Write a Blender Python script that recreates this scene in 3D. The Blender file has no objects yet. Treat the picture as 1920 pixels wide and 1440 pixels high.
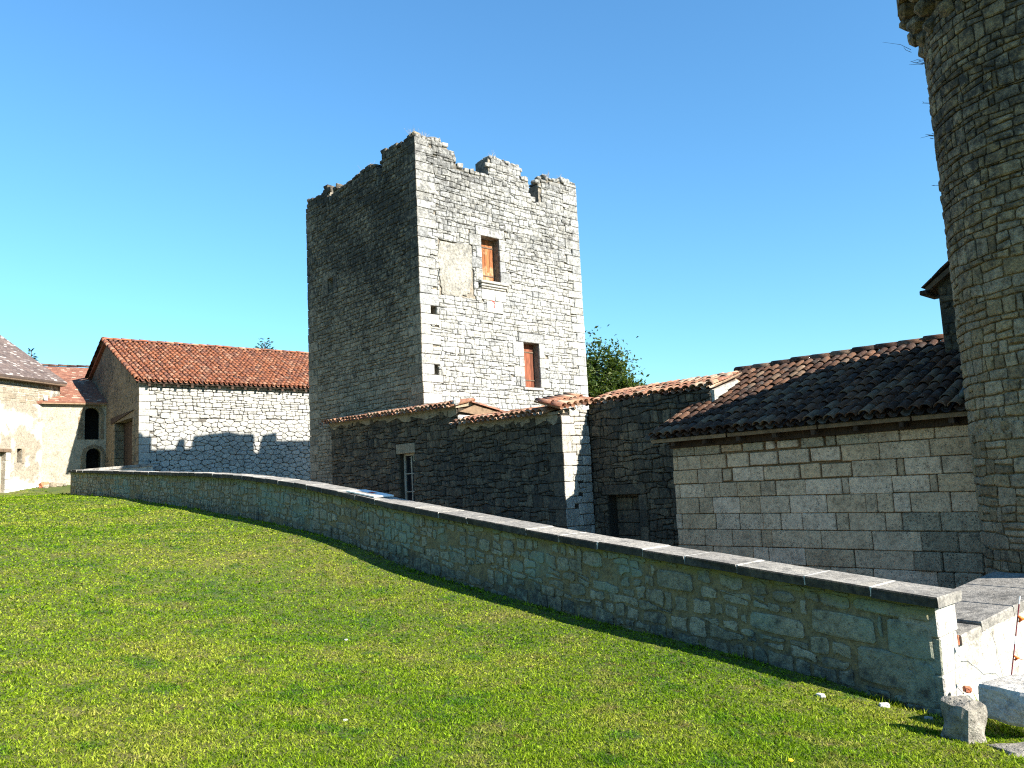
import bpy, math, random
import numpy as np
from mathutils import Matrix, Vector

# ------------------------------------------------------------------ camera, sky, sun, exposure
scene = bpy.context.scene
COL = scene.collection
PITCH, ROLL, FPX = math.radians(7.12), 0.0486, 1509.0
CAM = np.array([0.0, 0.0, 1.6])
FW = np.array([0, math.cos(PITCH), math.sin(PITCH)])
U0 = np.array([0, -math.sin(PITCH), math.cos(PITCH)])
R0 = np.array([1.0, 0, 0])
RX = math.cos(ROLL) * R0 - math.sin(ROLL) * U0
UY = math.sin(ROLL) * R0 + math.cos(ROLL) * U0
cd = bpy.data.cameras.new('camera')
cam = bpy.data.objects.new('camera', cd)
COL.objects.link(cam)
cd.sensor_width = 36.0
cd.lens = 36.0 * FPX / 1920.0
cd.clip_start, cd.clip_end = 0.05, 2000.0
cam.matrix_world = Matrix(((RX[0], UY[0], -FW[0], CAM[0]), (RX[1], UY[1], -FW[1], CAM[1]), (RX[2], UY[2], -FW[2], CAM[2]), (0, 0, 0, 1)))
scene.camera = cam

SUN_AZ, SUN_EL = math.radians(127.0), math.radians(30.5)      # azimuth clockwise from +Y
SDIR = np.array([math.sin(SUN_AZ) * math.cos(SUN_EL), math.cos(SUN_AZ) * math.cos(SUN_EL), math.sin(SUN_EL)])
world = bpy.data.worlds.new('World')
scene.world = world
world.use_nodes = True
wn = world.node_tree
sky = wn.nodes.new('ShaderNodeTexSky')
sky.sky_type = 'NISHITA'
sky.sun_disc = False
sky.sun_elevation = SUN_EL
sky.sun_rotation = SUN_AZ
sky.altitude = 100.0
sky.air_density = 1.5
sky.dust_density = 0.0
sky.ozone_density = 7.0
bg = wn.nodes['Background']
bg.inputs['Strength'].default_value = 0.065
tint = wn.nodes.new('ShaderNodeMix')
tint.data_type, tint.blend_type = 'RGBA', 'MULTIPLY'
tint.inputs[0].default_value = 1.0
tint.inputs[7].default_value = (0.72, 1.03, 1.12, 1)          # the camera's saturated blue
wn.links.new(sky.outputs[0], tint.inputs[6])
wn.links.new(tint.outputs[2], bg.inputs['Color'])
sl = bpy.data.lights.new('sun', 'SUN')
sl.energy = 5.0
sl.angle = math.radians(0.55)
sl.color = (1.0, 0.95, 0.86)
sun = bpy.data.objects.new('sun', sl)
COL.objects.link(sun)
sun.location = (30, -25, 40)
sun.rotation_euler = Vector(-SDIR).to_track_quat('-Z', 'Y').to_euler()
vs = scene.view_settings
vs.view_transform, vs.look, vs.exposure, vs.gamma = 'Standard', 'None', 1.75, 1.0
scene.cycles.max_bounces = 6
scene.cycles.use_denoising = False
scene.cycles.filter_width = 1.15

rng = np.random.default_rng(7)
random.seed(7)
K = np.array([0, 0, 1.0])
# building grid: a runs along the lit tower face, b along the shaded one
E1 = np.array([math.sin(math.radians(48)), math.cos(math.radians(48)), 0])
E2 = np.array([-E1[1], E1[0], 0])
C0 = np.array([-2.22, 20.0, 0])
def W(a, b, z=0.0):
    return C0 + a * E1 + b * E2 + z * K
def proj(P):
    q = np.asarray(P, float) - CAM
    zz = q @ FW
    return 960 + FPX * (q @ RX) / zz, 720 - FPX * (q @ UY) / zz, zz

# ------------------------------------------------------------------ materials
def newmat(name):
    m = bpy.data.materials.new(name)
    m.use_nodes = True
    nt = m.node_tree
    return m, nt, nt.nodes['Principled BSDF']
def nd(nt, typ, ins=None, **kw):
    n = nt.nodes.new(typ)
    for k, v in kw.items():
        setattr(n, k, v)
    for k, v in (ins or {}).items():
        s = n.inputs[k]
        if isinstance(v, bpy.types.NodeSocket):
            nt.links.new(v, s)
        else:
            s.default_value = v
    return n
def math_(nt, op, a, b=0.0, c=0.0, clamp=False):
    n = nd(nt, 'ShaderNodeMath', {0: a, 1: b, 2: c}, operation=op)
    n.use_clamp = clamp
    return n.outputs[0]
def mix(nt, f, a, b, blend='MIX'):
    n = nt.nodes.new('ShaderNodeMix')
    n.data_type = 'RGBA'
    n.blend_type = blend
    for s, v in ((n.inputs[0], f), (n.inputs[6], a), (n.inputs[7], b)):
        if isinstance(v, bpy.types.NodeSocket):
            nt.links.new(v, s)
        elif isinstance(v, (int, float)):
            s.default_value = v
        else:
            s.default_value = (*v, 1)
    return n.outputs[2]
def noise(nt, vec, scale, detail=4, rough=0.6):
    return nd(nt, 'ShaderNodeTexNoise', {'Vector': vec, 'Scale': scale, 'Detail': detail, 'Roughness': rough}).outputs[0]
def ramp(nt, f, stops, interp='LINEAR'):
    n = nt.nodes.new('ShaderNodeValToRGB')
    n.color_ramp.interpolation = interp
    el = n.color_ramp.elements
    while len(el) < len(stops):
        el.new(0.5)
    for e, (p, c) in zip(el, stops):
        e.position = p
        e.color = (*c, 1) if len(c) == 3 else c
    nt.links.new(f, n.inputs[0])
    return n.outputs[0]
def smooth(nt, v, lo, hi):
    n = nd(nt, 'ShaderNodeMapRange', {0: v, 1: lo, 2: hi, 3: 0.0, 4: 1.0}, interpolation_type='SMOOTHSTEP')
    return n.outputs[0]
def rand_piece(nt):
    g = nd(nt, 'ShaderNodeNewGeometry')
    o = nd(nt, 'ShaderNodeObjectInfo')
    return math_(nt, 'FRACT', math_(nt, 'ADD', g.outputs['Random Per Island'], math_(nt, 'MULTIPLY', o.outputs['Random'], 7.31))), g.outputs['Position']

def stone_mat(name, tones, grime=(.07, .07, .065), amt=0.0, gscale=0.9, zband=None, stain=None, stain_amt=0.0, bump=0.5, pit=0.5, speck=0.25, contrast=6.0, rough=0.92, warm=0.0, grain=1.0, zrel=False, under=None, g=1.0):
    """weathered limestone: a tone per piece, blotches, black lichen patches, pitted relief"""
    m, nt, bs = newmat(name)
    r, pos = rand_piece(nt)
    tones = [(t[0] * g * (1 + .20 * warm), t[1] * g, t[2] * g * (1 - .22 * warm)) for t in tones]
    k = len(tones)
    col = ramp(nt, r, [(i / k, t) for i, t in enumerate(tones)], 'LINEAR')
    n1 = noise(nt, pos, 3.1, 5, 0.65)
    n2 = noise(nt, pos, 17.0, 5, 0.7)
    n3 = noise(nt, pos, 70.0, 3, 0.7)
    col = mix(nt, 0.75, col, ramp(nt, n1, [(0.3, (.62, .61, .59)), (0.55, (1, 1, 1)), (0.75, (1.12, 1.08, 1.0))]), 'MULTIPLY')
    col = mix(nt, min(1.0, 0.85 * grain), col, ramp(nt, n2, [(0.3, (.38, .37, .35)), (0.5, (1, 1, 1)), (0.68, (1.25, 1.23, 1.18))]), 'MULTIPLY')
    col = mix(nt, min(1.0, 0.5 * grain), col, ramp(nt, n3, [(0.32, (.45, .44, .42)), (0.5, (1, 1, 1)), (0.68, (1.3, 1.28, 1.24))]), 'MULTIPLY')
    if stain:
        sf = smooth(nt, noise(nt, pos, 1.1, 4, 0.6), 0.62 - stain_amt, 0.80 - stain_amt)
        col = mix(nt, math_(nt, 'MULTIPLY', sf, 0.8), col, stain)
    # lichen / soot
    gn = noise(nt, pos, gscale, 6, 0.72)
    g2 = noise(nt, pos, 9.0, 4, 0.75)
    g = math_(nt, 'ADD', math_(nt, 'MULTIPLY', math_(nt, 'SUBTRACT', gn, 0.5), contrast * 0.5), math_(nt, 'MULTIPLY', math_(nt, 'SUBTRACT', g2, 0.5), contrast * 0.6))
    g = math_(nt, 'ADD', g, amt)
    if zband:
        z = nd(nt, 'ShaderNodeSeparateXYZ', {0: pos}).outputs[2]
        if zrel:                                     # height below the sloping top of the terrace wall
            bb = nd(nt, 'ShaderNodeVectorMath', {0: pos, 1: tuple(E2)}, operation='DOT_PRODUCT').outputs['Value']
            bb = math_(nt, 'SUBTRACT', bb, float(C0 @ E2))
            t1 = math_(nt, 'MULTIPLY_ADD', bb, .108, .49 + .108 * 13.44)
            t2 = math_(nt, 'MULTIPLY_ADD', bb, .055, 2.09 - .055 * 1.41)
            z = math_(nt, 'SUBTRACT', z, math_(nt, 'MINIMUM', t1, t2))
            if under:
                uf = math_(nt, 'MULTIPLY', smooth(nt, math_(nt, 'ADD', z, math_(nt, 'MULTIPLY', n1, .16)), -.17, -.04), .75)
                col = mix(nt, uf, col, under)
        for z0, z1, za in zband:
            g = math_(nt, 'ADD', g, math_(nt, 'MULTIPLY', smooth(nt, z, z0, z1), za))
    g = math_(nt, 'MINIMUM', math_(nt, 'MAXIMUM', g, 0.0), 0.93)
    col = mix(nt, g, col, grime)
    vor = nd(nt, 'ShaderNodeTexVoronoi', {'Vector': pos, 'Scale': 30.0}).outputs[0]
    pits = math_(nt, 'MULTIPLY', smooth(nt, vor, 0.30, 0.16), smooth(nt, noise(nt, pos, 6.0, 3, .6), .42, .60))
    col = mix(nt, math_(nt, 'MULTIPLY', pits, min(.9, .6 * pit)), col, grime)
    sp = smooth(nt, n3, 0.36, 0.30)
    col = mix(nt, math_(nt, 'MULTIPLY', sp, speck), col, grime)
    nt.links.new(col, bs.inputs['Base Color'])
    bs.inputs['Roughness'].default_value = rough
    bs.inputs['Specular IOR Level'].default_value = 0.15
    h = math_(nt, 'ADD', math_(nt, 'MULTIPLY', n2, 1.0), math_(nt, 'MULTIPLY', n3, 0.35))
    h = math_(nt, 'SUBTRACT', h, math_(nt, 'MULTIPLY', pits, pit * 0.5))
    b = nd(nt, 'ShaderNodeBump', {'Height': h, 'Strength': bump, 'Distance': 0.03})
    nt.links.new(b.outputs[0], bs.inputs['Normal'])
    return m

def plain_mat(name, col, var=0.25, scale=6.0, rough=0.8, bump=0.2, dark=None, metal=0.0, stretch=None):
    m, nt, bs = newmat(name)
    r, pos = rand_piece(nt)
    v = pos
    if stretch:
        v = nd(nt, 'ShaderNodeMapping', {'Vector': pos, 'Scale': stretch}).outputs[0]
    n = noise(nt, v, scale, 5, 0.65)
    c = mix(nt, 1.0, col, ramp(nt, n, [(0.25, (1 - 2 * var,) * 3), (0.5, (1, 1, 1)), (0.75, (1 + var,) * 3)]), 'MULTIPLY')
    c = mix(nt, 1.0, c, ramp(nt, r, [(0, (1 - var,) * 3), (1, (1 + var * .6,) * 3)]), 'MULTIPLY')
    if dark:
        c = mix(nt, smooth(nt, noise(nt, pos, scale * .35, 5, 0.7), 0.5, 0.68), c, dark)
    nt.links.new(c, bs.inputs['Base Color'])
    bs.inputs['Roughness'].default_value = rough
    bs.inputs['Metallic'].default_value = metal
    bs.inputs['Specular IOR Level'].default_value = 0.2
    if bump:
        b = nd(nt, 'ShaderNodeBump', {'Height': noise(nt, v, scale * 4, 4, .7), 'Strength': bump, 'Distance': 0.02})
        nt.links.new(b.outputs[0], bs.inputs['Normal'])
    return m

def tile_mat(name, tones, lichen=0.35):
    m, nt, bs = newmat(name)
    r, pos = rand_piece(nt)
    k = len(tones)
    c = ramp(nt, r, [(i / k, t) for i, t in enumerate(tones)], 'CONSTANT')
    n1 = noise(nt, pos, 9, 5, .7)
    c = mix(nt, 0.8, c, ramp(nt, n1, [(0.3, (.45, .42, .4)), (0.5, (1, 1, 1)), (0.72, (1.25, 1.2, 1.12))]), 'MULTIPLY')
    c = mix(nt, math_(nt, 'MULTIPLY', smooth(nt, noise(nt, pos, 22, 4, .7), 0.56, 0.66), lichen), c, (.30, .27, .22))
    c = mix(nt, math_(nt, 'MULTIPLY', smooth(nt, noise(nt, pos, 3.0, 5, .7), 0.52, 0.68), 0.75), c, (.05, .045, .04))
    nt.links.new(c, bs.inputs['Base Color'])
    bs.inputs['Roughness'].default_value = 0.9
    bs.inputs['Specular IOR Level'].default_value = 0.15
    b = nd(nt, 'ShaderNodeBump', {'Height': noise(nt, pos, 60, 4, .7), 'Strength': 0.3, 'Distance': 0.01})
    nt.links.new(b.outputs[0], bs.inputs['Normal'])
    return m

def flat_roof_mat(name, c1, c2, c3, d, sx, sy):
    """small flat tiles on far roofs (about 4 pixels each): a tone per tile and course steps"""
    m, nt, bs = newmat(name)
    tc = nd(nt, 'ShaderNodeTexCoord')
    mp = nd(nt, 'ShaderNodeMapping', {'Vector': tc.outputs['UV']})
    br = nd(nt, 'ShaderNodeTexBrick', {'Vector': mp.outputs[0], 'Scale': 1.0, 'Brick Width': sx, 'Row Height': sy, 'Mortar Size': 0.006, 'Color1': (0, 0, 0, 1), 'Color2': (1, 1, 1, 1), 'Mortar': (.3, .3, .3, 1)})
    c = ramp(nt, br.outputs[0], [(0, c1), (.45, c2), (.85, c1), (.97, c3)])
    n = noise(nt, mp.outputs[0], 1.7, 5, .7)
    c = mix(nt, .8, c, ramp(nt, n, [(.3, (.5, .5, .5)), (.5, (1, 1, 1)), (.7, (1.2, 1.15, 1.1))]), 'MULTIPLY')
    c = mix(nt, math_(nt, 'MULTIPLY', smooth(nt, noise(nt, mp.outputs[0], 7, 4, .7), .57, .68), .6), c, d)
    nt.links.new(c, bs.inputs['Base Color'])
    bs.inputs['Roughness'].default_value = .9
    bs.inputs['Specular IOR Level'].default_value = .15
    h = math_(nt, 'ADD', br.outputs[1], math_(nt, 'MULTIPLY', br.outputs[0], -0.6))
    b = nd(nt, 'ShaderNodeBump', {'Height': h, 'Strength': .8, 'Distance': .04}, invert=True)
    nt.links.new(b.outputs[0], bs.inputs['Normal'])
    return m

LIME = [(.56, .535, .475), (.66, .64, .585), (.42, .41, .385), (.72, .70, .65), (.50, .475, .42), (.62, .59, .52)]
M = {}
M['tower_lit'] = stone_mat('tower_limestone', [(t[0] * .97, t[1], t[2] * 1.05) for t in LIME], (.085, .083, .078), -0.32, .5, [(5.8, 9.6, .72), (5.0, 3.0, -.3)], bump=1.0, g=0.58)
M['tower_lit_quoin'] = stone_mat('tower_quoin_limestone', [(.58, .56, .51), (.66, .645, .60), (.54, .52, .47)], (.085, .083, .078), -0.25, .6, [(5.8, 10.0, .7)], bump=.5, g=0.56)
M['tower_dark'] = stone_mat('shaded_lichened_tower_limestone', [(.42, .40, .35), (.5, .48, .42), (.36, .34, .30), (.55, .52, .46)], (.030, .030, .028), -0.28, .45, [(3.2, 6.2, .55), (6.0, 8.6, .55)], bump=1.0, warm=.75, grain=1.2, g=0.50)  # shaded-face copy of the tower stone: lichen, plus shade darkened into the tones
M['tower_core'] = stone_mat('tower_mortar', [(.40, .37, .31), (.36, .33, .28)], (.07, .068, .06), 0.1, .8, [(6, 10, .4)], bump=.9, warm=.3, g=0.62)
M['fresh_block'] = stone_mat('fresh_white_limestone', [(.78, .76, .71), (.74, .72, .67)], amt=-1.5, bump=.25, speck=.05, g=0.60)
M['barn'] = stone_mat('barn_limestone', [(.66, .65, .60), (.74, .73, .69), (.58, .565, .52), (.70, .68, .62)], (.17, .165, .15), -0.55, .8, bump=1.0, g=0.52)
M['barn_core'] = stone_mat('barn_joint', [(.20, .19, .17), (.24, .22, .19)], (.06, .06, .055), 0.1, 1.0, bump=.9, g=0.50)
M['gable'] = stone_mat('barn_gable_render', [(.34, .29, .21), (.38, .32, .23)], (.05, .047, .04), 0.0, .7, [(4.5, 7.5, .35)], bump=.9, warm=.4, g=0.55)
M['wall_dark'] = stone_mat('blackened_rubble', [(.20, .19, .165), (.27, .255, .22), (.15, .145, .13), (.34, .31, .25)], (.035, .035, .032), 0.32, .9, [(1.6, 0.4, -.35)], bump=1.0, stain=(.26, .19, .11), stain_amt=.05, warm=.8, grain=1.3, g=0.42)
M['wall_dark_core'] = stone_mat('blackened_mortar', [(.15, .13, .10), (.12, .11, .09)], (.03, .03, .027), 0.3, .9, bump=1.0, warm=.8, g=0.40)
M['render_band'] = stone_mat('pale_lime_render', [(.46, .40, .31), (.44, .39, .30)], (.06, .055, .05), -0.3, .9, bump=.5, warm=.4, g=0.55)
M['ashlar'] = stone_mat('ashlar_limestone', [(.54, .455, .38), (.70, .615, .56), (.46, .38, .31), (.64, .575, .545), (.60, .50, .41), (.72, .64, .61)], (.07, .065, .06), -0.55, .9, [(1.85, 2.15, .7), (.6, -.2, .25)], bump=.5, pit=1.3, speck=.5, stain=(.30, .20, .12), stain_amt=.03, warm=1.25, g=0.68)
M['ashlar_dark'] = stone_mat('blackened_ashlar', [(.42, .37, .30), (.33, .295, .24), (.48, .43, .35)], (.045, .043, .04), -0.1, 1.4, bump=.9, pit=1.3, speck=.6, warm=.8, g=0.75)
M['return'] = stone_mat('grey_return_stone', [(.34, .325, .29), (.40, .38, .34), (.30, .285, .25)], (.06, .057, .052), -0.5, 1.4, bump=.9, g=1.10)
M['ashlar_core'] = stone_mat('orange_tan_mortar', [(.36, .25, .155), (.32, .22, .14)], (.08, .06, .045), -0.3, 1.2, bump=.8, warm=.8, g=0.60)
M['keep'] = stone_mat('round_tower_stone', [(.30, .25, .165), (.40, .34, .24), (.24, .20, .14), (.46, .41, .32), (.33, .30, .245)], (.035, .033, .03), -0.15, .55, [(3.0, 6.0, .8), (1.5, -.1, .5)], bump=1.0, warm=.7, grain=1.2, g=0.72)
M['keep_core'] = stone_mat('round_tower_mortar', [(.22, .17, .105), (.26, .20, .125)], (.04, .037, .032), -0.05, .6, [(3.6, 6.4, .6)], bump=1.0, warm=.8, g=0.85)
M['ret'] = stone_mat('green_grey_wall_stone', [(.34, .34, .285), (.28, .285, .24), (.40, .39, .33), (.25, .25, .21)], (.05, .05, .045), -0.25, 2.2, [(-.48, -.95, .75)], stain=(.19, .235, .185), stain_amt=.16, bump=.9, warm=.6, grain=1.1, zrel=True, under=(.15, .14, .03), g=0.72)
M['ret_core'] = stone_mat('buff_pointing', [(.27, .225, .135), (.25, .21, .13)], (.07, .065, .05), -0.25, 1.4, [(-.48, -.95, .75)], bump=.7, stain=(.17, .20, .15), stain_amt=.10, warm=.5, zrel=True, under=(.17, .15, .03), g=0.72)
M['coping'] = stone_mat('coping_stone', [(.40, .39, .36), (.34, .33, .31), (.44, .425, .39)], (.075, .073, .068), -0.05, 1.6, bump=.5, speck=.5, warm=.15, g=0.62)
M['coping_edge'] = stone_mat('coping_black_edge', [(.12, .115, .10), (.09, .088, .08)], (.022, .022, .02), 0.35, 1.6, bump=.6, warm=.6, g=0.60)
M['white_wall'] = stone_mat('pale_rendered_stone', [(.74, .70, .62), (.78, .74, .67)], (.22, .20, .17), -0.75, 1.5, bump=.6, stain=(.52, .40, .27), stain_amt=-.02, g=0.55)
M['block'] = stone_mat('loose_block_stone', [(.30, .28, .235), (.34, .31, .26)], (.05, .048, .042), -.1, 4.0, bump=.9, pit=1.2, g=.75)
M['plaster'] = stone_mat('cream_plaster', [(.62, .56, .44), (.62, .56, .44)], (.17, .15, .12), -0.7, .6, bump=.25, speck=.05, pit=.1, g=0.49)
M['house'] = stone_mat('ochre_render', [(.62, .545, .43), (.62, .545, .43)], (.36, .29, .20), -0.75, .9, bump=.6, stain=(.70, .66, .58), stain_amt=.20, g=0.42)
M['house_stone'] = stone_mat('ochre_rubble', [(.60, .51, .38), (.68, .60, .47), (.54, .45, .33)], (.30, .23, .15), -0.5, 1.2, bump=.7, g=0.45)
M['tile_orange'] = tile_mat('orange_canal_tile', [(0.228, 0.083, 0.042), (0.185, 0.07, 0.04), (0.249, 0.101, 0.053), (0.148, 0.064, 0.042), (0.276, 0.138, 0.085), (0.207, 0.074, 0.036)], .22)
M['tile_pink'] = tile_mat('pale_canal_tile', [(0.31, 0.161, 0.096), (0.26, 0.124, 0.074), (0.347, 0.205, 0.13), (0.223, 0.102, 0.065), (0.372, 0.26, 0.18)], .45)
M['tile_brown'] = tile_mat('weathered_canal_tile', [(0.083, 0.04, 0.023), (0.047, 0.024, 0.016), (0.108, 0.056, 0.033), (0.036, 0.02, 0.014), (0.126, 0.083, 0.054)], .35)
M['tile_bed'] = plain_mat('tile_bedding', (.09, .06, .045), .3, 8)
M['slate'] = flat_roof_mat('brown_grey_flat_tile', (.085, .065, .06), (.14, .105, .09), (.34, .30, .27), (.30, .27, .245), .17, .11)
M['redflat'] = flat_roof_mat('red_brown_flat_tile', (.15, .065, .045), (.24, .11, .07), (.40, .30, .22), (.34, .25, .18), .17, .11)
M['wood_dark'] = plain_mat('old_dark_wood', (.055, .035, .024), .35, 9, .85, .5, stretch=(6, 6, .6))
M['wood_beam'] = plain_mat('weathered_beam', (.13, .09, .06), .3, 9, .85, .5)
M['wood_board'] = plain_mat('brown_board', (.21, .14, .085), .3, 9, .8, .4)
M['shutter'] = plain_mat('orange_stained_shutter', (.33, .115, .04), .4, 7, .75, .5, dark=(.36, .22, .12), stretch=(5, 5, .5))
M['shutter_red'] = plain_mat('red_brown_shutter', (.17, .055, .028), .4, 7, .75, .4, stretch=(5, 5, .5))
M['frame'] = plain_mat('grey_beige_window_paint', (.36, .31, .24), .2, 12, .7, .2)
M['glass'] = plain_mat('dark_window_glass', (.012, .013, .015), .1, 3, .08, 0)
M['glass'].node_tree.nodes['Principled BSDF'].inputs['Specular IOR Level'].default_value = .5
M['black'] = plain_mat('dark_room', (.02, .018, .016), .2, 3, .95, 0)
M['brick'] = plain_mat('broken_brick', (.42, .15, .08), .3, 12, .9, .5)
M['zinc'] = plain_mat('lead_flashing', (.09, .095, .085), .3, 10, .8, .3)
M['bark'] = plain_mat('bark', (.09, .07, .05), .35, 9, .9, .6)
M['white_print'] = plain_mat('white_panel', (.72, .71, .68), .05, 5, .6, 0)
M['red_print'] = plain_mat('red_print', (.55, .04, .03), .1, 5, .6, 0)
M['post_red'] = plain_mat('red_post_paint', (.16, .02, .03), .1, 5, .5, 0)
M['post_white'] = plain_mat('white_post_paint', (.7, .68, .66), .1, 5, .5, 0)
M['orange_plastic'] = plain_mat('orange_plastic', (.72, .13, .02), .08, 5, .45, 0)
M['wire'] = plain_mat('orange_white_wire', (.60, .30, .22), .2, 20, .5, 0)
M['straw'] = plain_mat('dry_straw', (.38, .30, .17), .3, 9, .9, 0)
M['twig'] = plain_mat('dead_twig', (.07, .05, .04), .3, 9, .9, 0)
M['yellow'] = plain_mat('yellow_petal', (.80, .55, .02), .1, 9, .7, 0)
M['pebble'] = plain_mat('pale_pebble', (.5, .48, .43), .2, 20, .9, .3)
M['ground'] = plain_mat('trodden_gravel', (.30, .245, .165), .25, 2, .95, .6)

def leaf_mat(name, cols, trans=.35):
    m, nt, bs = newmat(name)
    r, pos = rand_piece(nt)
    c = ramp(nt, r, [(i / (len(cols) - 1), k) for i, k in enumerate(cols)])
    nt.links.new(c, bs.inputs['Base Color'])
    bs.inputs['Roughness'].default_value = .55
    bs.inputs['Specular IOR Level'].default_value = .3
    tr = nd(nt, 'ShaderNodeBsdfTranslucent', {'Color': mix(nt, 1.0, c, (1.3, 1.5, .6), 'MULTIPLY')})
    ms = nd(nt, 'ShaderNodeMixShader', {0: trans, 1: bs.outputs[0], 2: tr.outputs[0]})
    nt.links.new(ms.outputs[0], nt.nodes['Material Output'].inputs[0])
    return m
M['leaf'] = leaf_mat('broad_leaf', [(.02, .04, .007), (.035, .062, .009), (.075, .095, .014), (.025, .05, .008)])
M['needle'] = leaf_mat('dark_needle', [(.015, .035, .012), (.03, .055, .018)], .15)

def grass_nodes(name, blades):
    m, nt, bs = newmat(name)
    pos = nd(nt, 'ShaderNodeNewGeometry').outputs['Position']
    n1 = noise(nt, pos, .45, 3, .55)
    n2 = noise(nt, pos, 1.9, 4, .65)
    n3 = noise(nt, pos, 6.0, 3, .65)
    c = ramp(nt, n1, [(.34, (.10, .165, .006)), (.5, (.148, .20, .012)), (.66, (.215, .225, .034))])
    c = mix(nt, math_(nt, 'MULTIPLY', smooth(nt, n2, .54, .66), .75), c, (.05, .125, .006))
    c = mix(nt, math_(nt, 'MULTIPLY', smooth(nt, n2, .46, .32), .6), c, (.225, .195, .065))
    c = mix(nt, math_(nt, 'MULTIPLY', smooth(nt, n3, .58, .68), .65), c, (.15, .105, .05))
    if blades:
        t = nd(nt, 'ShaderNodeAttribute', attribute_name='tint').outputs['Fac']
        c = mix(nt, 1.0, c, ramp(nt, t, [(0, (.16, .26, .1)), (.3, (.7, .85, .5)), (.7, (1.4, 1.42, 1.0)), (1, (2.0, 2.05, 1.9))]), 'MULTIPLY')
        nt.links.new(c, bs.inputs['Base Color'])
        bs.inputs['Roughness'].default_value = .5
        bs.inputs['Specular IOR Level'].default_value = .06
        tr = nd(nt, 'ShaderNodeBsdfTranslucent', {'Color': mix(nt, 1.0, c, (1.25, 1.35, .6), 'MULTIPLY')})
        ms = nd(nt, 'ShaderNodeMixShader', {0: .4, 1: bs.outputs[0], 2: tr.outputs[0]})
        nt.links.new(ms.outputs[0], nt.nodes['Material Output'].inputs[0])
    else:
        c = mix(nt, 1.0, c, (.5, .46, .34), 'MULTIPLY')
        nt.links.new(c, bs.inputs['Base Color'])
        bs.inputs['Roughness'].default_value = .95
        b = nd(nt, 'ShaderNodeBump', {'Height': noise(nt, pos, 60, 3, .7), 'Strength': .8, 'Distance': .03})
        nt.links.new(b.outputs[0], bs.inputs['Normal'])
    return m
M['grass'] = grass_nodes('grass_blade', True)
M['lawn'] = grass_nodes('lawn_thatch', False)

# ------------------------------------------------------------------ object helpers
def tag(o, label=None, cat=None, group=None, kind=None):
    for k, v in (('label', label), ('category', cat), ('group', group), ('kind', kind)):
        if v:
            o[k] = v
    return o
def thing(name, loc, label, cat, group=None):
    o = bpy.data.objects.new(name, None)
    o.empty_display_size = .2
    COL.objects.link(o)
    o.location = loc
    return tag(o, label, cat, group)
def mesh_obj(name, V, F, mat, parent=None, origin=None, smooth=False, kind=None, mats=None, fm=None):
    """V in world coordinates; the object's origin sits at `origin` (default: middle of the piece)"""
    V = np.asarray(V, float)
    o0 = (V.min(0) + V.max(0)) / 2 if origin is None else np.asarray(origin, float)
    me = bpy.data.meshes.new(name)
    me.from_pydata((V - o0).tolist(), [], F)
    if mats:
        for m in mats:
            me.materials.append(m)
        me.polygons.foreach_set('material_index', fm)
    else:
        me.materials.append(mat)
    if smooth:
        me.polygons.foreach_set('use_smooth', [True] * len(me.polygons))
    o = bpy.data.objects.new(name, me)
    COL.objects.link(o)
    if parent is not None:
        o.parent = parent
        base = Vector((0, 0, 0))
        p = parent
        while p is not None:
            base += p.location
            p = p.parent
        o.location = Vector(o0) - base
    else:
        o.location = o0
    if kind:
        o['kind'] = kind
    return o
class MB:
    def __init__(s):
        s.V, s.F, s.n = [], [], 0
    def add(s, V, F):
        V = np.asarray(V, float)
        s.V.append(V)
        k = s.n
        s.F.extend([tuple(i + k for i in f) for f in F])
        s.n += len(V)
        return s
    def build(s, name, mat, parent=None, **kw):
        return mesh_obj(name, np.concatenate(s.V), s.F, mat, parent, **kw)
BOXF = [(0, 3, 2, 1), (4, 5, 6, 7), (0, 1, 5, 4), (1, 2, 6, 5), (2, 3, 7, 6), (3, 0, 4, 7)]
def hexa(c8):
    return np.array(c8, float), BOXF
def obox(O, ex, ey, ez, x0, x1, y0, y1, z0, z1):
    O = np.asarray(O, float)
    P = [O + x * ex + y * ey + z * ez for z in (z0, z1) for x, y in ((x0, y0), (x1, y0), (x1, y1), (x0, y1))]
    return hexa(P)
def _chamfer_faces():
    # 24 verts: for each of 8 corners three verts pulled along x, y, z
    F = []
    def i(c, ax):
        return c * 3 + ax
    cs = [(x, y, z) for z in (0, 1) for y in (0, 1) for x in (0, 1)]
    idx = {c: k for k, c in enumerate(cs)}
    for ax in range(3):
        for side in (0, 1):
            o = [a for a in range(3) if a != ax]
            q = []
            for u, v in ((0, 0), (1, 0), (1, 1), (0, 1)):
                c = [0, 0, 0]
                c[ax] = side
                c[o[0]] = u
                c[o[1]] = v
                q.append(i(idx[tuple(c)], ax))
            flip = (side == 0) != (ax == 1)
            F.append(tuple(q[::-1]) if flip else tuple(q))
    for ax in range(3):
        o = [a for a in range(3) if a != ax]
        for u in (0, 1):
            for v in (0, 1):
                c0 = [0, 0, 0]
                c1 = [0, 0, 0]
                c1[ax] = 1
                for c in (c0, c1):
                    c[o[0]] = u
                    c[o[1]] = v
                F.append((i(idx[tuple(c0)], o[0]), i(idx[tuple(c1)], o[0]), i(idx[tuple(c1)], o[1]), i(idx[tuple(c0)], o[1])))
    for k in range(8):
        F.append((k * 3, k * 3 + 1, k * 3 + 2))
    return F, cs
CHF, CHC = _chamfer_faces()
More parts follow.
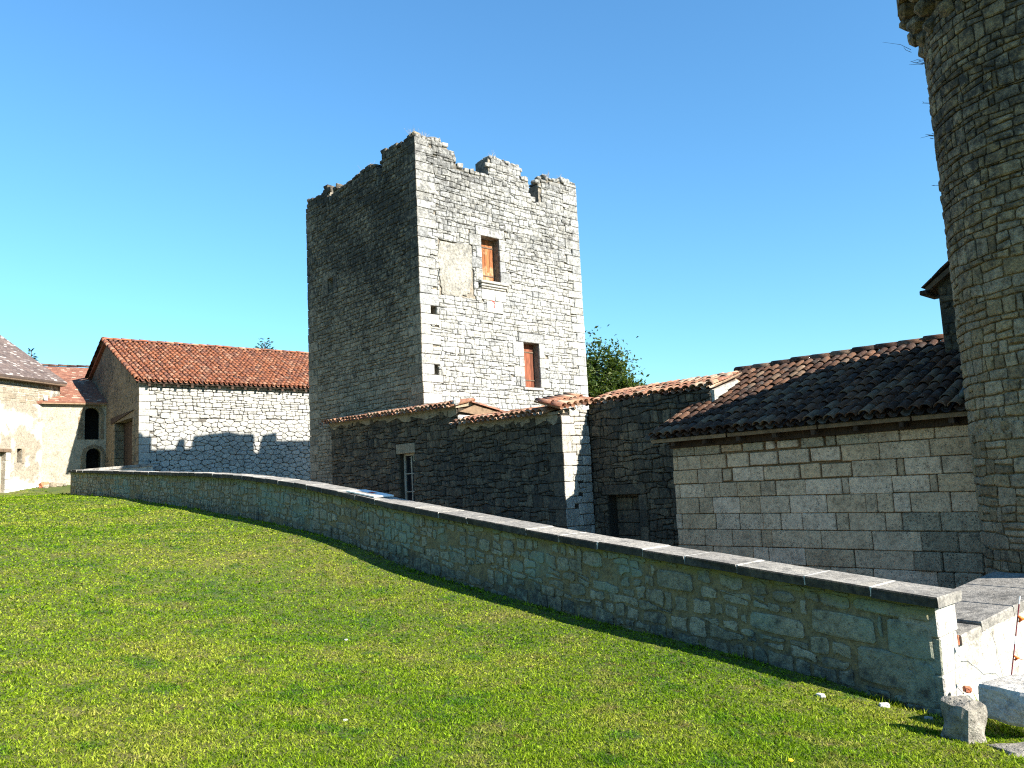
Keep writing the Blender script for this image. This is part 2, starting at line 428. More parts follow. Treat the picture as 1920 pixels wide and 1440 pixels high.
def chbox(O, ex, ey, ez, x0, x1, y0, y1, z0, z1, bev=.012, jit=0.0, skew=None):
    """box with chamfered edges; face whose outward axis is `ax` keeps the two other axes inset"""
    O = np.asarray(O, float)
    lo, hi = np.array([x0, y0, z0]), np.array([x1, y1, z1])
    bev = min(bev, .4 * float((hi - lo).min()))
    V = []
    for c in CHC:
        c = np.array(c)
        p = np.where(c == 1, hi, lo) + (rng.uniform(-jit, jit, 3) if jit else 0)
        s = np.where(c == 1, -1, 1) * bev
        for ax in range(3):
            q = p + s
            q[ax] = p[ax]
            w = O + q[0] * ex + q[1] * ey + q[2] * ez
            V.append(w)
    V = np.array(V)
    return V, CHF
def fix_normals(o):
    import bmesh
    bm = bmesh.new()
    bm.from_mesh(o.data)
    bmesh.ops.recalc_face_normals(bm, faces=bm.faces)
    bm.to_mesh(o.data)
    bm.free()
    return o
def tube(pts, r, seg=6, close=True):
    pts = [np.asarray(p, float) for p in pts]
    r = r if hasattr(r, '__len__') else [r] * len(pts)
    V, F = [], []
    for i, p in enumerate(pts):
        t = pts[min(i + 1, len(pts) - 1)] - pts[max(i - 1, 0)]
        t = t / (np.linalg.norm(t) + 1e-9)
        x = np.cross(t, [0.31, 0.2, 0.93])
        x /= np.linalg.norm(x)
        y = np.cross(t, x)
        for k in range(seg):
            a = 2 * math.pi * k / seg
            V.append(p + r[i] * (math.cos(a) * x + math.sin(a) * y))
    for i in range(len(pts) - 1):
        for k in range(seg):
            k2 = (k + 1) % seg
            F.append((i * seg + k, i * seg + k2, (i + 1) * seg + k2, (i + 1) * seg + k))
    if close:
        F.append(tuple(range(seg))[::-1])
        F.append(tuple((len(pts) - 1) * seg + k for k in range(seg)))
    return V, F

# ---------------- masonry
class Fac:
    """flat facade: u along d, z up, w out along n = d x K"""
    def __init__(s, O, d):
        s.O = np.asarray(O, float)
        s.d = np.asarray(d, float)
        s.n = np.cross(s.d, K)
    def M(s, uzw):
        uzw = np.atleast_2d(uzw)
        return s.O + uzw[:, :1] * s.d + uzw[:, 1:2] * K + uzw[:, 2:3] * s.n
class Round:
    def __init__(s, c, R, a0):
        s.c, s.R, s.a0 = np.asarray(c, float), R, a0
    def M(s, uzw):
        uzw = np.atleast_2d(uzw)
        a = s.a0 + uzw[:, 0] / s.R
        r = s.R + uzw[:, 2]
        return np.stack([s.c[0] + r * np.cos(a), s.c[1] + r * np.sin(a), s.c[2] + uzw[:, 1]], 1)
def area(p):
    x, y = p[:, 0], p[:, 1]
    return .5 * float(np.sum(x * np.roll(y, -1) - y * np.roll(x, -1)))
def clip_half(p, nx, ny, c):
    """keep n.p <= c"""
    out = []
    k = len(p)
    s = p[:, 0] * nx + p[:, 1] * ny - c
    for i in range(k):
        j = (i + 1) % k
        if s[i] <= 0:
            out.append(p[i])
        if (s[i] < 0) != (s[j] < 0) and s[i] != s[j]:
            t = s[i] / (s[i] - s[j])
            out.append(p[i] + t * (p[j] - p[i]))
    return np.array(out) if len(out) > 2 else None
def carve(polys, rects):
    """cut openings (u0,u1,z0,z1) out of the cells, keeping the largest side piece"""
    for (u0, u1, z0, z1) in rects:
        out = []
        for p in polys:
            if p[:, 0].max() <= u0 or p[:, 0].min() >= u1 or p[:, 1].max() <= z0 or p[:, 1].min() >= z1:
                out.append(p)
                continue
            best = None
            for nx, ny, c in ((1, 0, u0), (-1, 0, -u1), (0, 1, z0), (0, -1, -z1)):
                q = clip_half(p, nx, ny, c)
                if q is not None and (best is None or area(q) > area(best)):
                    best = q
            if best is not None and area(best) > .0022:
                out.append(best)
        polys = out
    return polys
def rows_rubble(u0, u1, z0, z1, h, w, wob=.015, split=.22):
    polys = []
    z = z0
    ph = rng.uniform(0, 9, 4)
    def bd(i, u):
        return wob * (math.sin(u * 2.1 + i * 2.7 + ph[0]) + .7 * math.sin(u * 5.3 + i * 4.1 + ph[1]) + .5 * math.sin(u * 11.7 + i * 1.3 + ph[2]))
    i = 0
    while z < z1:
        hh = rng.uniform(*h)
        u = u0 - rng.uniform(0, w[1])
        uj = u
        while u < u1:
            ww = rng.uniform(*w) * rng.choice([.7, 1, 1, 1.35])
            v = u + ww
            jt, jb = rng.uniform(-.02, .02, 2)
            a, b = max(u, u0), min(v, u1)
            if b - a > .05:
                m = (a + b) / 2
                bot = [(a, z + bd(i, a)), (m, z + bd(i, m)), (b, z + bd(i, b))]
                top = [(b + (jt if b < u1 else 0), z + hh + bd(i + 1, b)), (m, z + hh + bd(i + 1, m)), (a + (uj if a > u0 else 0), z + hh + bd(i + 1, a))]
                if hh > .15 and rng.random() < split:
                    f = rng.uniform(.4, .62)
                    mid = [(a, z + hh * f + bd(i, a)), (b, z + hh * f + bd(i + 1, b))]
                    polys.append(np.array(bot + mid[::-1]))
                    polys.append(np.array(mid + top))
                else:
                    polys.append(np.array(bot + top))
            uj = jt
            u = v
        z += hh
        i += 1
    return polys
def vor_rubble(u0, u1, z0, z1, su, sz, jit=.42, drop=.0):
    nu, nz = int((u1 - u0) / su) + 3, int((z1 - z0) / sz) + 3
    pts = {}
    for i in range(-1, nu):
        for j in range(-1, nz):
            if rng.random() < drop:
                continue
            pts[i, j] = np.array([u0 + (i + (.5 if j % 2 else 0) + rng.uniform(-jit, jit)) * su, z0 + (j + rng.uniform(-jit, jit)) * sz])
    out = []
    for (i, j), c in pts.items():
        p = np.array([(u0, z0), (u1, z0), (u1, z1), (u0, z1)], float)
        for di in range(-3, 4):
            for dj in range(-3, 4):
                q = pts.get((i + di, j + dj))
                if q is None or (di == 0 and dj == 0):
                    continue
                # anisotropic metric so that stones lie flat
                kx = (sz / su)
                n = np.array([(q[0] - c[0]) * kx * kx, q[1] - c[1]])
                m = (q + c) / 2
                p = clip_half(p, n[0], n[1], float(n @ m))
                if p is None:
                    break
            if p is None:
                break
        if p is not None and area(p) > .0022 and (u0 < c[0] < u1) and (z0 < c[1] < z1):
            out.append(p)
    return out
def stone_geo(p, fac, proud, gap, depth=.05, cham=.03, rag=0.0):
    if rag:
        q = []
        for i in range(len(p)):
            a, b = p[i], p[(i + 1) % len(p)]
            q += [a, (a + b) / 2 + rng.normal(0, rag, 2)]
        p = np.array(q)
    c = p.mean(0)
    ext = np.maximum(p.max(0) - p.min(0), .03)
    p = c + (p - c) * np.clip(1 - 2 * gap / ext, .35, 1)
    q = []
    k = len(p)
    for i in range(k):
        a, b, d = p[i - 1], p[i], p[(i + 1) % k]
        la, ld = np.linalg.norm(a - b), np.linalg.norm(d - b)
        if la < 1e-5 or ld < 1e-5:
            continue
        cosang = float((a - b) @ (d - b) / (la * ld))
        if cosang < -.93:
            q.append(b)
            continue
        ca = min(cham, .3 * la) * rng.uniform(.5, 1.2)
        cb = min(cham, .3 * ld) * rng.uniform(.5, 1.2)
        q += [b + (a - b) / la * ca, b + (d - b) / ld * cb]
    q = np.array(q)
    k = len(q)
    c = q.mean(0)
    bev = np.clip(1 - 2 * min(.018, .18 * float(ext.min())) / ext, .4, .95)
    pr = proud * rng.uniform(.35, 1.5)
    inner = c + (q - c) * bev
    tilt = rng.uniform(-.25, .25, 2) * pr / ext
    wi = pr + (inner - c) @ tilt + rng.uniform(-.2, .2, k) * pr
    V = np.concatenate([np.c_[q, np.full(k, -depth)], np.c_[q, np.full(k, pr * .35)], np.c_[inner, wi], [[c[0], c[1], pr * rng.uniform(1, 1.3)]]])
    F = []
    for i in range(k):
        j = (i + 1) % k
        F.append((i, j, k + j, k + i))
        F.append((k + i, k + j, 2 * k + j, 2 * k + i))
        F.append((2 * k + i, 2 * k + j, 3 * k))
    return fac.M(V), F, area(q)
def lay(fac, polys, proud=.025, gap=.008, depth=.05, cham=.03, rag=0.0):
    return [stone_geo(p, fac, proud, gap, depth, cham, rag) for p in polys]
def emit(root, stones, mat, name='stone', N=300, rest='small_stones'):
    """the N stones that show largest become parts of their own, the others one joined part"""
    sc = []
    for i, (V, F, A) in enumerate(stones):
        c = V.mean(0)
        x, y, zz = proj(c)
        s = A / max(zz, .5) ** 2
        if not (-60 < x < 1980 and -60 < y < 1500) or zz < 0:
            s *= 1e-3
        sc.append(s)
    order = np.argsort(sc)[::-1]
    for i in order[:N]:
        mesh_obj(name, stones[i][0], stones[i][1], mat, root)
    if len(order) > N:
        b = MB()
        for i in order[N:]:
            b.add(stones[i][0], stones[i][1])
        b.build(rest, mat, root, kind='stuff')
def core(root, fac, prof, zbot, thick, mat, holes=(), name='wall_core', w0=-.027):
    """solid wall behind the stones: profile [(u,z)...], openings cut through"""
    us = sorted(set([round(u, 4) for u, z in prof] + [round(v, 4) for h in holes for v in h[:2]]))
    us = [u for u in us if prof[0][0] <= u <= prof[-1][0]]
    def top(u, side):
        for (a, za), (b, zb) in zip(prof, prof[1:]):
            if a == b:
                continue
            if (side > 0 and a <= u + 1e-6 and u < b - 1e-6) or (side < 0 and a < u - 1e-6 and u <= b + 1e-6):
                return za + (zb - za) * (u - a) / (b - a)
        return prof[-1][1]
    mb = MB()
    for a, b in zip(us, us[1:]):
        if b - a < 1e-4:
            continue
        ta, tb = top(a, 1), top(b, -1)
        m = (a + b) / 2
        hs = sorted([h for h in holes if h[0] < m < h[1]], key=lambda h: h[2])
        z = zbot
        segs = []
        for h in hs:
            segs.append((z, z, h[2], h[2]))
            z = h[3]
        segs.append((z, z, ta, tb))
        for (b0, b1, t0, t1) in segs:
            P = fac.M(np.array([(a, b0, w0), (b, b1, w0), (b, b1, w0 - thick), (a, b0, w0 - thick), (a, t0, w0), (b, t1, w0), (b, t1, w0 - thick), (a, t0, w0 - thick)]))
            mb.add(P, [(0, 3, 2, 1), (4, 5, 6, 7), (0, 1, 5, 4), (1, 2, 6, 5), (2, 3, 7, 6), (3, 0, 4, 7)])
    return mb.build(name, mat, root)
def under(polys, prof, slack=.03):
    us = [p[0] for p in prof]
    zs = [p[1] for p in prof]
    out = []
    for p in polys:
        c = p.mean(0)
        t = np.interp(c[0], us, zs)
        if c[1] < t - slack:
            out.append(p)
    return out

# ---------------- canal tiles
def canal_mesh(r0=.098, r1=.078, L=.46, th=.014, seg=6):
    V, F = [], []
    for (y, r) in ((0, r0), (L, r1)):
        for rr in (r, r - th):
            for k in range(seg + 1):
                a = math.pi * k / seg
                V.append((rr * math.cos(a), y, rr * math.sin(a) * .82))
    n = seg + 1
    for k in range(seg):
        F.append((k, k + 1, 2 * n + k + 1, 2 * n + k))
        F.append((n + k + 1, n + k, 3 * n + k, 3 * n + k + 1))
        F.append((k + 1, k, n + k, n + k + 1))
        F.append((2 * n + k, 2 * n + k + 1, 3 * n + k + 1, 3 * n + k))
    return np.array(V), F
TV, TF = canal_mesh()
TILE_ME = {}
def tile_roof(root, E0, t, s, ncol, nrow, mat, pitch=.205, gauge=.36, N=300, skip=None, bed=True, sc_=1.0):
    """E0: eave start, t: along the eave, s: up the slope (unit). Cover tiles are parts, channels one joined part."""
    t, s = np.asarray(t, float), np.asarray(s, float)
    n = np.cross(t, s)
    key = (mat.name, sc_)
    TW_ = TV * np.array([sc_, 1, sc_])
    if key not in TILE_ME:
        me = bpy.data.meshes.new('cover_tile')
        me.from_pydata(TW_.tolist(), [], TF)
        me.materials.append(mat)
        me.polygons.foreach_set('use_smooth', [True] * len(me.polygons))
        TILE_ME[key] = me
    pl = []
    for i in range(ncol):
        wob = rng.uniform(-.012, .012)
        for j in range(nrow):
            if skip and skip(i, j):
                continue
            P = E0 + t * ((i + .5) * pitch + wob + rng.uniform(-.008, .008)) + s * (j * gauge - .05 + rng.uniform(-.025, .025)) + n * (.035 * sc_ + rng.uniform(0, .012))
            yaw = rng.uniform(-.04, .04)
            tilt = -.045 + rng.uniform(-.015, .015)
            y = s * math.cos(tilt) + n * math.sin(tilt) + t * math.sin(yaw)
            y /= np.linalg.norm(y)
            x = t - y * (t @ y)
            x /= np.linalg.norm(x)
            z = np.cross(x, y)
            P = P + n * .035 * sc_
            px, py, zz = proj(P)
            sc = 1 / zz ** 2 * (1 if -40 < px < 1960 and -40 < py < 1480 else .001)
            pl.append((sc, P, x, y, z))
    pl.sort(key=lambda q: -q[0])
    base = Vector((0, 0, 0))
    p_ = root
    while p_ is not None:
        base += p_.location
        p_ = p_.parent
    for sc, P, x, y, z in pl[:N]:
        o = bpy.data.objects.new('cover_tile', TILE_ME[key])
        COL.objects.link(o)
        o.parent = root
        L = Vector(P) - base
        o.matrix_local = Matrix(((x[0], y[0], z[0], L[0]), (x[1], y[1], z[1], L[1]), (x[2], y[2], z[2], L[2]), (0, 0, 0, 1)))
    if len(pl) > N:
        b = MB()
        for sc, P, x, y, z in pl[N:]:
            b.add(P + TW_[:, :1] * x + TW_[:, 1:2] * y + TW_[:, 2:3] * z, TF)
        b.build('upper_cover_tiles', mat, root, kind='stuff', smooth=True)
    if bed:
        b = MB()
        Ls = nrow * gauge + .06
        for i in range(ncol + 1):
            seg = 4
            V, F = [], []
            for q, y in enumerate((-.09, Ls)):
                for k in range(seg + 1):
                    a = math.pi * (1 + k / seg)
                    V.append(E0 + t * (i * pitch + .085 * sc_ * math.cos(a)) + s * y + n * (.075 + .07 * math.sin(a)) * sc_)
            for k in range(seg):
                F.append((k, k + 1, seg + 2 + k, seg + 1 + k))
            b.add(V, F)
        b.build('channel_tiles', mat, root, kind='stuff', smooth=True)
def ridge_tiles(root, A, B, mat, rad=1.25):
    A, B = np.asarray(A, float), np.asarray(B, float)
    L = np.linalg.norm(B - A)
    y = (B - A) / L
    z = K - y * y[2]
    z /= np.linalg.norm(z)
    x = np.cross(y, z)
    k = max(1, int(L / .38))
    for i in range(k):
        P = A + y * (i * L / k) + rng.uniform(-.01, .01, 3)
        V = P + TV[:, :1] * x * rad + TV[:, 1:2] * y + TV[:, 2:3] * z * rad
        mesh_obj('ridge_tile', V, TF, mat, root, smooth=True)

# ------------------------------------------------------------------ ground
WALL = [(-4.44, -13.44, .49, -.49), (-4.40, -12.51, .58, -.36), (-4.38, -11.12, .72, -.22), (-4.35, -9.45, .88, -.10), (-4.30, -7.56, 1.09, .10), (-4.20, -4.95, 1.38, .44),
        (-4.10, -3.05, 1.63, .73), (-4.02, -1.17, 1.84, .92), (-3.93, 1.41, 2.09, 1.13), (-3.70, 5.43, 2.33, 1.42), (-3.62, 10.18, 2.56, 1.72), (-4.02, 16.80, 2.93, 2.03)]
WB = [w[1] for w in WALL]
def wall_at(b):
    return [float(np.interp(b, WB, [w[i] for w in WALL])) for i in (0, 2, 3)]
ctrl = [tuple(W(w[0], w[1])[:2]) + (w[3],) for w in WALL]
ctrl += [(0, 0, 0), (-4, 5, .22), (-3, 0, .22), (2.6, 4.2, -.33), (5, 2, -.55), (3.3, 6.2, -.43), (3.9, 6.8, -.5), (5.5, 7.0, -.6), (-20.4, 31.9, 2.2), (-19.9, 33.6, 2.45), (-18, 34, 2.4), (-8, 14, .95), (-13, 20, 1.5), (-6, 10, .5), (-20, 20, 2.0), (-3.8, 12.4, .33), (-.8, 8.7, -.13), (-8, 18, 1.12), (-11, 22.5, 1.48), (-30, 30, 2.4), (-20, 5, 1.6), (0, -20, .1), (15, -10, -.8), (-18, -15, 1.2)]
ctrl = np.array(ctrl, float)
def _tps(r2):
    return np.where(r2 > 1e-9, .5 * r2 * np.log(np.maximum(r2, 1e-9)), 0)
_n = len(ctrl)
_A = np.zeros((_n + 3, _n + 3))
_A[:_n, :_n] = _tps(((ctrl[:, None, :2] - ctrl[None, :, :2]) ** 2).sum(-1)) + np.eye(_n) * .15
_A[:_n, _n:] = np.c_[np.ones(_n), ctrl[:, :2]]
_A[_n:, :_n] = _A[:_n, _n:].T
_w = np.linalg.solve(_A, np.r_[ctrl[:, 2], 0, 0, 0])
def lawn_z(x, y):
    x, y = np.asarray(x, float), np.asarray(y, float)
    xc, yc = np.clip(x, -34, 18), np.clip(y, -22, 40)
    sh = xc.shape
    xf, yf = xc.ravel(), yc.ravel()
    out = np.empty(len(xf))
    for i in range(0, len(xf), 20000):
        s = slice(i, i + 20000)
        r2 = (xf[s, None] - ctrl[None, :, 0]) ** 2 + (yf[s, None] - ctrl[None, :, 1]) ** 2
        out[s] = _tps(r2) @ _w[:_n] + _w[_n] + _w[_n + 1] * xf[s] + _w[_n + 2] * yf[s]
    z = out.reshape(sh)
    bump = .016 * np.sin(x * 1.1 + 1.1 * np.sin(y * .7)) + .012 * np.sin(y * 1.3 + x * .6)
    d = (x - C0[0]) * E1[0] + (y - C0[1]) * E1[1] - np.interp((x - C0[0]) * E2[0] + (y - C0[1]) * E2[1], WB, [w[0] for w in WALL])
    dip = -.02 * np.exp(-(d / .5) ** 2)             # the turf sinks a little along the wall
    return z + bump + dip
def LZ(x, y):
    return float(lawn_z(np.array([x]), np.array([y]))[0])
ga = np.unique(np.round(np.concatenate([np.linspace(-260, -60, 9), np.linspace(-50, -24, 14), np.arange(-23, 3, .25), np.linspace(4, 16, 7), np.linspace(30, 260, 8)]), 3))
gb = np.unique(np.round(np.concatenate([np.linspace(-260, -60, 9), np.linspace(-50, -26, 9), np.arange(-25, -13, .25), [-13.3], np.arange(-13, 19, .25), np.linspace(20, 40, 11), np.linspace(60, 260, 8)]), 3))
A_, B_ = np.meshgrid(ga, gb, indexing='ij')
wa = np.interp(B_, WB, [w[0] for w in WALL])
near = (np.abs(A_ - (-4.0)) < .3)
X_ = C0[0] + A_ * E1[0] + B_ * E2[0]
Y_ = C0[1] + A_ * E1[1] + B_ * E2[1]
Z_ = lawn_z(X_, Y_)
def in_court(a, b):
    return (a > np.interp(b, WB, [w[0] for w in WALL]) + .1) & (b > -13.3) & (b < 16.5) & (a < 16)
F = []
na, nb = len(ga), len(gb)
for i in range(na - 1):
    for j in range(nb - 1):
        ca, cb = (ga[i] + ga[i + 1]) / 2, (gb[j] + gb[j + 1]) / 2
        if in_court(ga[i], cb) and in_court(ga[i + 1], cb):
            continue
        F.append((i * nb + j, (i + 1) * nb + j, (i + 1) * nb + j + 1, i * nb + j + 1))
lawn = mesh_obj('lawn', np.c_[X_.ravel(), Y_.ravel(), Z_.ravel()], F, M['lawn'], origin=(0, 0, 0), smooth=True)
tag(lawn, 'sloping green lawn in front of the terrace wall', None, None, 'structure')
# lower yard behind the terrace wall
ca_, cb_ = np.linspace(-4.2, 16.2, 22), np.linspace(-13.4, 17, 32)
CA, CB = np.meshgrid(ca_, cb_, indexing='ij')
CZ = np.interp(CB, [-13.4, -5, 6, 17], [-1.0, -.5, .6, 1.9])
F = [(i * 32 + j, (i + 1) * 32 + j, (i + 1) * 32 + j + 1, i * 32 + j + 1) for i in range(21) for j in range(31)]
yard = mesh_obj('courtyard_ground', np.c_[(C0[0] + CA * E1[0] + CB * E2[0]).ravel(), (C0[1] + CA * E1[1] + CB * E2[1]).ravel(), CZ.ravel()], F, M['ground'], origin=(0, 0, 0), smooth=True)
tag(yard, 'sunken gravel yard between terrace wall and buildings', None, None, 'structure')

# ------------------------------------------------------------------ square tower
TR = thing('square_tower', W(0, 0, -.5), 'tall square ruined stone tower with broken battlements and two shuttered windows', 'tower')
FR, FL = Fac(W(0, 0), E1), Fac(W(0, 0), -E2)
profR = [(0, 10.72), (.5, 10.74), (.85, 10.8), (1.1, 10.64), (1.34, 10.56), (1.345, 10.24), (1.6, 10.2), (1.78, 10.14), (2.15, 10.18), (2.5, 10.15), (2.505, 10.76), (3.1, 10.78), (3.69, 10.72), (3.695, 10.42), (4.02, 10.41), (4.025, 9.88), (4.42, 9.72), (4.425, 10.4), (4.5, 10.44), (4.85, 10.66), (5.35, 10.69), (6.0, 10.74)]
profLb = [(0, 10.74), (.38, 10.82), (.54, 10.7), (1.26, 10.78), (1.62, 10.84), (1.625, 9.95), (1.85, 9.95), (1.855, 10.52), (2.12, 10.62), (2.74, 10.6), (3.2, 10.56), (3.5, 10.46), (3.95, 10.46), (3.96, 10.6), (4.3, 10.58), (4.305, 10.25), (4.52, 10.25), (4.525, 10.8), (4.84, 10.8), (4.845, 10.6), (5.9, 10.72)]
profL = [(-b, z) for b, z in profLb][::-1]
win1, win2 = (2.09, 2.74, 7.14, 8.42), (3.48, 4.08, 4.28, 5.56)
slit1, slit2, slitL = (.31, .50, 5.78, 6.25), (.36, .50, 4.34, 4.80), (-4.66, -4.36, 7.52, 7.94)
core(TR, FR, profR, -.8, .55, M['tower_core'], [win1, win2, slit1, slit2])
core(TR, Fac(W(0, 0), -E2), [(u, z) for u, z in profL if u <= -.6] + [(-.57, 10.7)], -.8, .55, M['tower_core'], [slitL])
# hidden sides: their battlements throw the stepped shadow on the barn
profB = [(0.0, 10.6), (.9, 10.66), (.905, 10.12), (1.9, 10.1), (1.905, 10.5), (2.15, 10.5), (2.155, 10.1), (2.5, 10.15), (2.505, 10.62), (3.2, 10.7), (3.9, 10.78), (4.4, 10.68), (5.0, 10.66), (5.005, 9.85), (5.36, 9.85), (5.365, 10.6), (6, 10.72)]
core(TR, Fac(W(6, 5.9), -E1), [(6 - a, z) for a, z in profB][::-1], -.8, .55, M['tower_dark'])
core(TR, Fac(W(6, .56), E2), [(0, 10.7), (1.4, 10.66), (1.405, 10.1), (2.0, 10.1), (2.005, 10.7), (3.6, 10.6), (3.605, 10.1), (4.1, 10.1), (4.105, 10.7), (4.77, 10.7)], -.8, .55, M['tower_core'])
V, F = obox(W(0, 0), E1, E2, K, .57, 5.43, .57, 5.33, 9.2, 9.35)
mesh_obj('roof_deck', V, F, M['tower_core'], TR)
V, F = obox(W(0, 0), E1, E2, K, 6.0, 7.9, 3.2, 5.85, -.8, 10.35)
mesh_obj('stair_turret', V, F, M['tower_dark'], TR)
# plaster patch
PP0 = np.array([(.66, 8.0), (.6, 7.6), (.64, 7.1), (.7, 6.62), (1.0, 6.56), (1.4, 6.62), (1.62, 6.75), (1.72, 7.2), (1.8, 7.7), (1.78, 8.06), (1.4, 8.1), (1.0, 8.02)])[::-1]
PP = []
for i in range(len(PP0)):
    a, b = PP0[i], PP0[(i + 1) % len(PP0)]
    PP += [a + (b - a) * t + rng.normal(0, .022, 2) for t in (0, .25, .5, .75)]
PP = np.array(PP)
k = len(PP)
pv = np.concatenate([np.c_[PP, np.full(k, -.03)], np.c_[PP, np.full(k, .008)], np.c_[PP.mean(0) + (PP - PP.mean(0)) * .95, np.full(k, .02)]])
PPa = np.array(PP)
mesh_obj('plaster_patch', FR.M(pv), [(i, (i + 1) % k, k + (i + 1) % k, k + i) for i in range(k)] + [(k + i, k + (i + 1) % k, 2 * k + (i + 1) % k, 2 * k + i) for i in range(k)] + [tuple(range(2 * k, 3 * k))],
         stone_mat('tower_plaster', [(.26, .25, .222), (.28, .265, .23)], (.10, .097, .09), -.05, 1.6, [(7.2, 8.1, .3)], bump=.8, grain=1.2), TR)
# quoins shared by both faces at the near corner, single ones at the far edges
st_q = []
z = -.6
i = 0
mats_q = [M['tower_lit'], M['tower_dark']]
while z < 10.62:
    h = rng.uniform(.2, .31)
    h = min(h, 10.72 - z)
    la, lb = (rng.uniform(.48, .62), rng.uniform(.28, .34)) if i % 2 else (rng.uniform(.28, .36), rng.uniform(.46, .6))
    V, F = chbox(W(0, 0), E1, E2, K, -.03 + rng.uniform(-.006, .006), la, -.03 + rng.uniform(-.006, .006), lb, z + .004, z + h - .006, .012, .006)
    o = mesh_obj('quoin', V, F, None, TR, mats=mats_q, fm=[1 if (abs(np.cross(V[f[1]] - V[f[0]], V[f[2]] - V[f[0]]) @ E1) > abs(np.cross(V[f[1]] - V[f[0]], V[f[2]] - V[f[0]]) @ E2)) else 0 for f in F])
    st_q.append((z, z + h, la, lb))
    z += h
    i += 1
z, i = -.6, 0
qr = []
while z < 10.6:
    h = min(rng.uniform(.2, .31), 10.7 - z)
    l = rng.uniform(.45, .6) if i % 2 else rng.uniform(.26, .34)
    V, F = chbox(W(0, 0), E1, E2, K, 6.0 - l, 6.03, -.03 + rng.uniform(-.006, .006), .4, z + .004, z + h - .006, .012, .006)
    mesh_obj('quoin', V, F, M['tower_lit'], TR)
    qr.append((6 - l, 6.1, z, z + h))
    z += h
    i += 1
z, i = -.6, 0
ql = []
while z < 10.4:
    h = min(rng.uniform(.2, .31), 10.5 - z)
    l = rng.uniform(.45, .6) if i % 2 else rng.uniform(.26, .34)
    V, F = chbox(W(0, 0), E1, E2, K, -.03 + rng.uniform(-.006, .006), .4, 5.9 - l, 5.93, z + .004, z + h - .006, .012, .006)
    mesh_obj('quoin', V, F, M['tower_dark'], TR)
    ql.append((-6, -5.9 + l, z, z + h))
    z += h
    i += 1
# window dressings
def dress(win, sill=True, lit=M['tower_lit']):
    u0, u1, z0, z1 = win
    ex = []
    V, F = chbox(FR.O, FR.d, K, FR.n, u0 - .18, u1 + .2, z1, z1 + .26, -.3, .035, .012, .004)
    mesh_obj('lintel', V, F, lit, TR)
    ex.append((u0 - .2, u1 + .22, z1 - .01, z1 + .27))
    z = z0
    i = 0
    while z < z1 - .05:
        h = min(rng.uniform(.26, .36), z1 - z)
        if z1 - z - h < .12:
            h = z1 - z
        for sd in (-1, 1):
            l = (rng.uniform(.34, .42) if (i + (sd > 0)) % 2 else rng.uniform(.18, .24))
            a, b = (u0 - l, u0) if sd < 0 else (u1, u1 + l)
            V, F = chbox(FR.O, FR.d, K, FR.n, a + .004, b - .004, z + .004, z + h - .004, -.32, .03 + rng.uniform(-.004, .008), .012, .003)
            mesh_obj('jamb_stone', V, F, lit, TR)
            ex.append((a, b, z, z + h))
        z += h
        i += 1
    return ex
exR = dress(win1) + dress(win2)
# moulded sill under the upper window
for k, (a, b, z0, z1, pr) in enumerate(((1.94, 2.96, 7.06, 7.14, .14), (1.98, 2.92, 6.99, 7.055, .10), (2.02, 2.88, 6.93, 6.985, .06))):
    V, F = chbox(FR.O, FR.d, K, FR.n, a, b, z0, z1, -.3, pr, .014, .004)
    mesh_obj('window_sill', V, F, M['tower_lit_quoin'], TR)
exR.append((1.94, 2.96, 6.93, 7.15))
V, F = chbox(FR.O, FR.d, K, FR.n, 3.4, 4.16, 4.2, 4.275, -.3, .07, .012, .004)
mesh_obj('window_sill', V, F, M['tower_lit_quoin'], TR)
exR.append((3.4, 4.16, 4.19, 4.29))
for (a, b, z0, z1) in ((2.04, 2.5, 6.62, 6.92), (2.51, 2.9, 6.62, 6.92), (2.2, 2.78, 6.28, 6.61)):
    V, F = chbox(FR.O, FR.d, K, FR.n, a + .004, b - .004, z0 + .004, z1 - .004, -.1, .028, .01, .003)
    mesh_obj('fresh_stone', V, F, M['fresh_block'], TR)
    exR.append((a, b, z0, z1))
mk = MB()
for (p, q) in (((2.36, 6.61), (2.47, 6.59)), ((2.43, 6.595), (2.48, 6.53)), ((2.48, 6.535), (2.455, 6.42))):
    p, q = np.array(p), np.array(q)
    t = (q - p) / np.linalg.norm(q - p)
    nn = np.array([-t[1], t[0]]) * .017
    mk.add(FR.M(np.array([(*(p - nn), .031), (*(q - nn), .031), (*(q + nn), .031), (*(p + nn), .031)])), [(0, 1, 2, 3)])
mk.build('red_paint_mark', M['red_print'], TR)
def shutter(win, mat, nplank, deep):
    u0, u1, z0, z1 = win
    w = (u1 - u0) / nplank
    V, F = obox(FR.O, FR.d, K, FR.n, u0 + .002, u1 - .002, z0 + .002, z1 - .002, -deep - .06, -deep - .032)
    SHU = mesh_obj('shutter', V, F, M['wood_dark'], TR)
    for k in range(nplank):
        V, F = chbox(FR.O, FR.d, K, FR.n, u0 + k * w + .003, u0 + (k + 1) * w - .003, z0 + .004, z1 - .004, -deep - .03, -deep + rng.uniform(-.003, .003), .004)
        mesh_obj('shutter_plank', V, F, mat, SHU)
    for zz in (z0 + .22, z1 - .25):
        V, F = chbox(FR.O, FR.d, K, FR.n, u0 + .03, u1 - .03, zz, zz + .035, -deep + .004, -deep + .016, .003)
        mesh_obj('shutter_strap', V, F, M['wood_beam'], SHU)
shutter(win1, M['shutter'], 4, .24)
shutter(win2, M['shutter_red'], 4, .22)
for (u0, u1, z0, z1), fac in ((slit1, FR), (slit2, FR), (slitL, FL)):
    V, F = obox(fac.O, fac.d, K, fac.n, u0 - .05, u1 + .05, z0 - .05, z1 + .05, -.46, -.34)
    mesh_obj('slit_backing', V, F, M['house_stone'] if fac is FR else M['black'], TR)
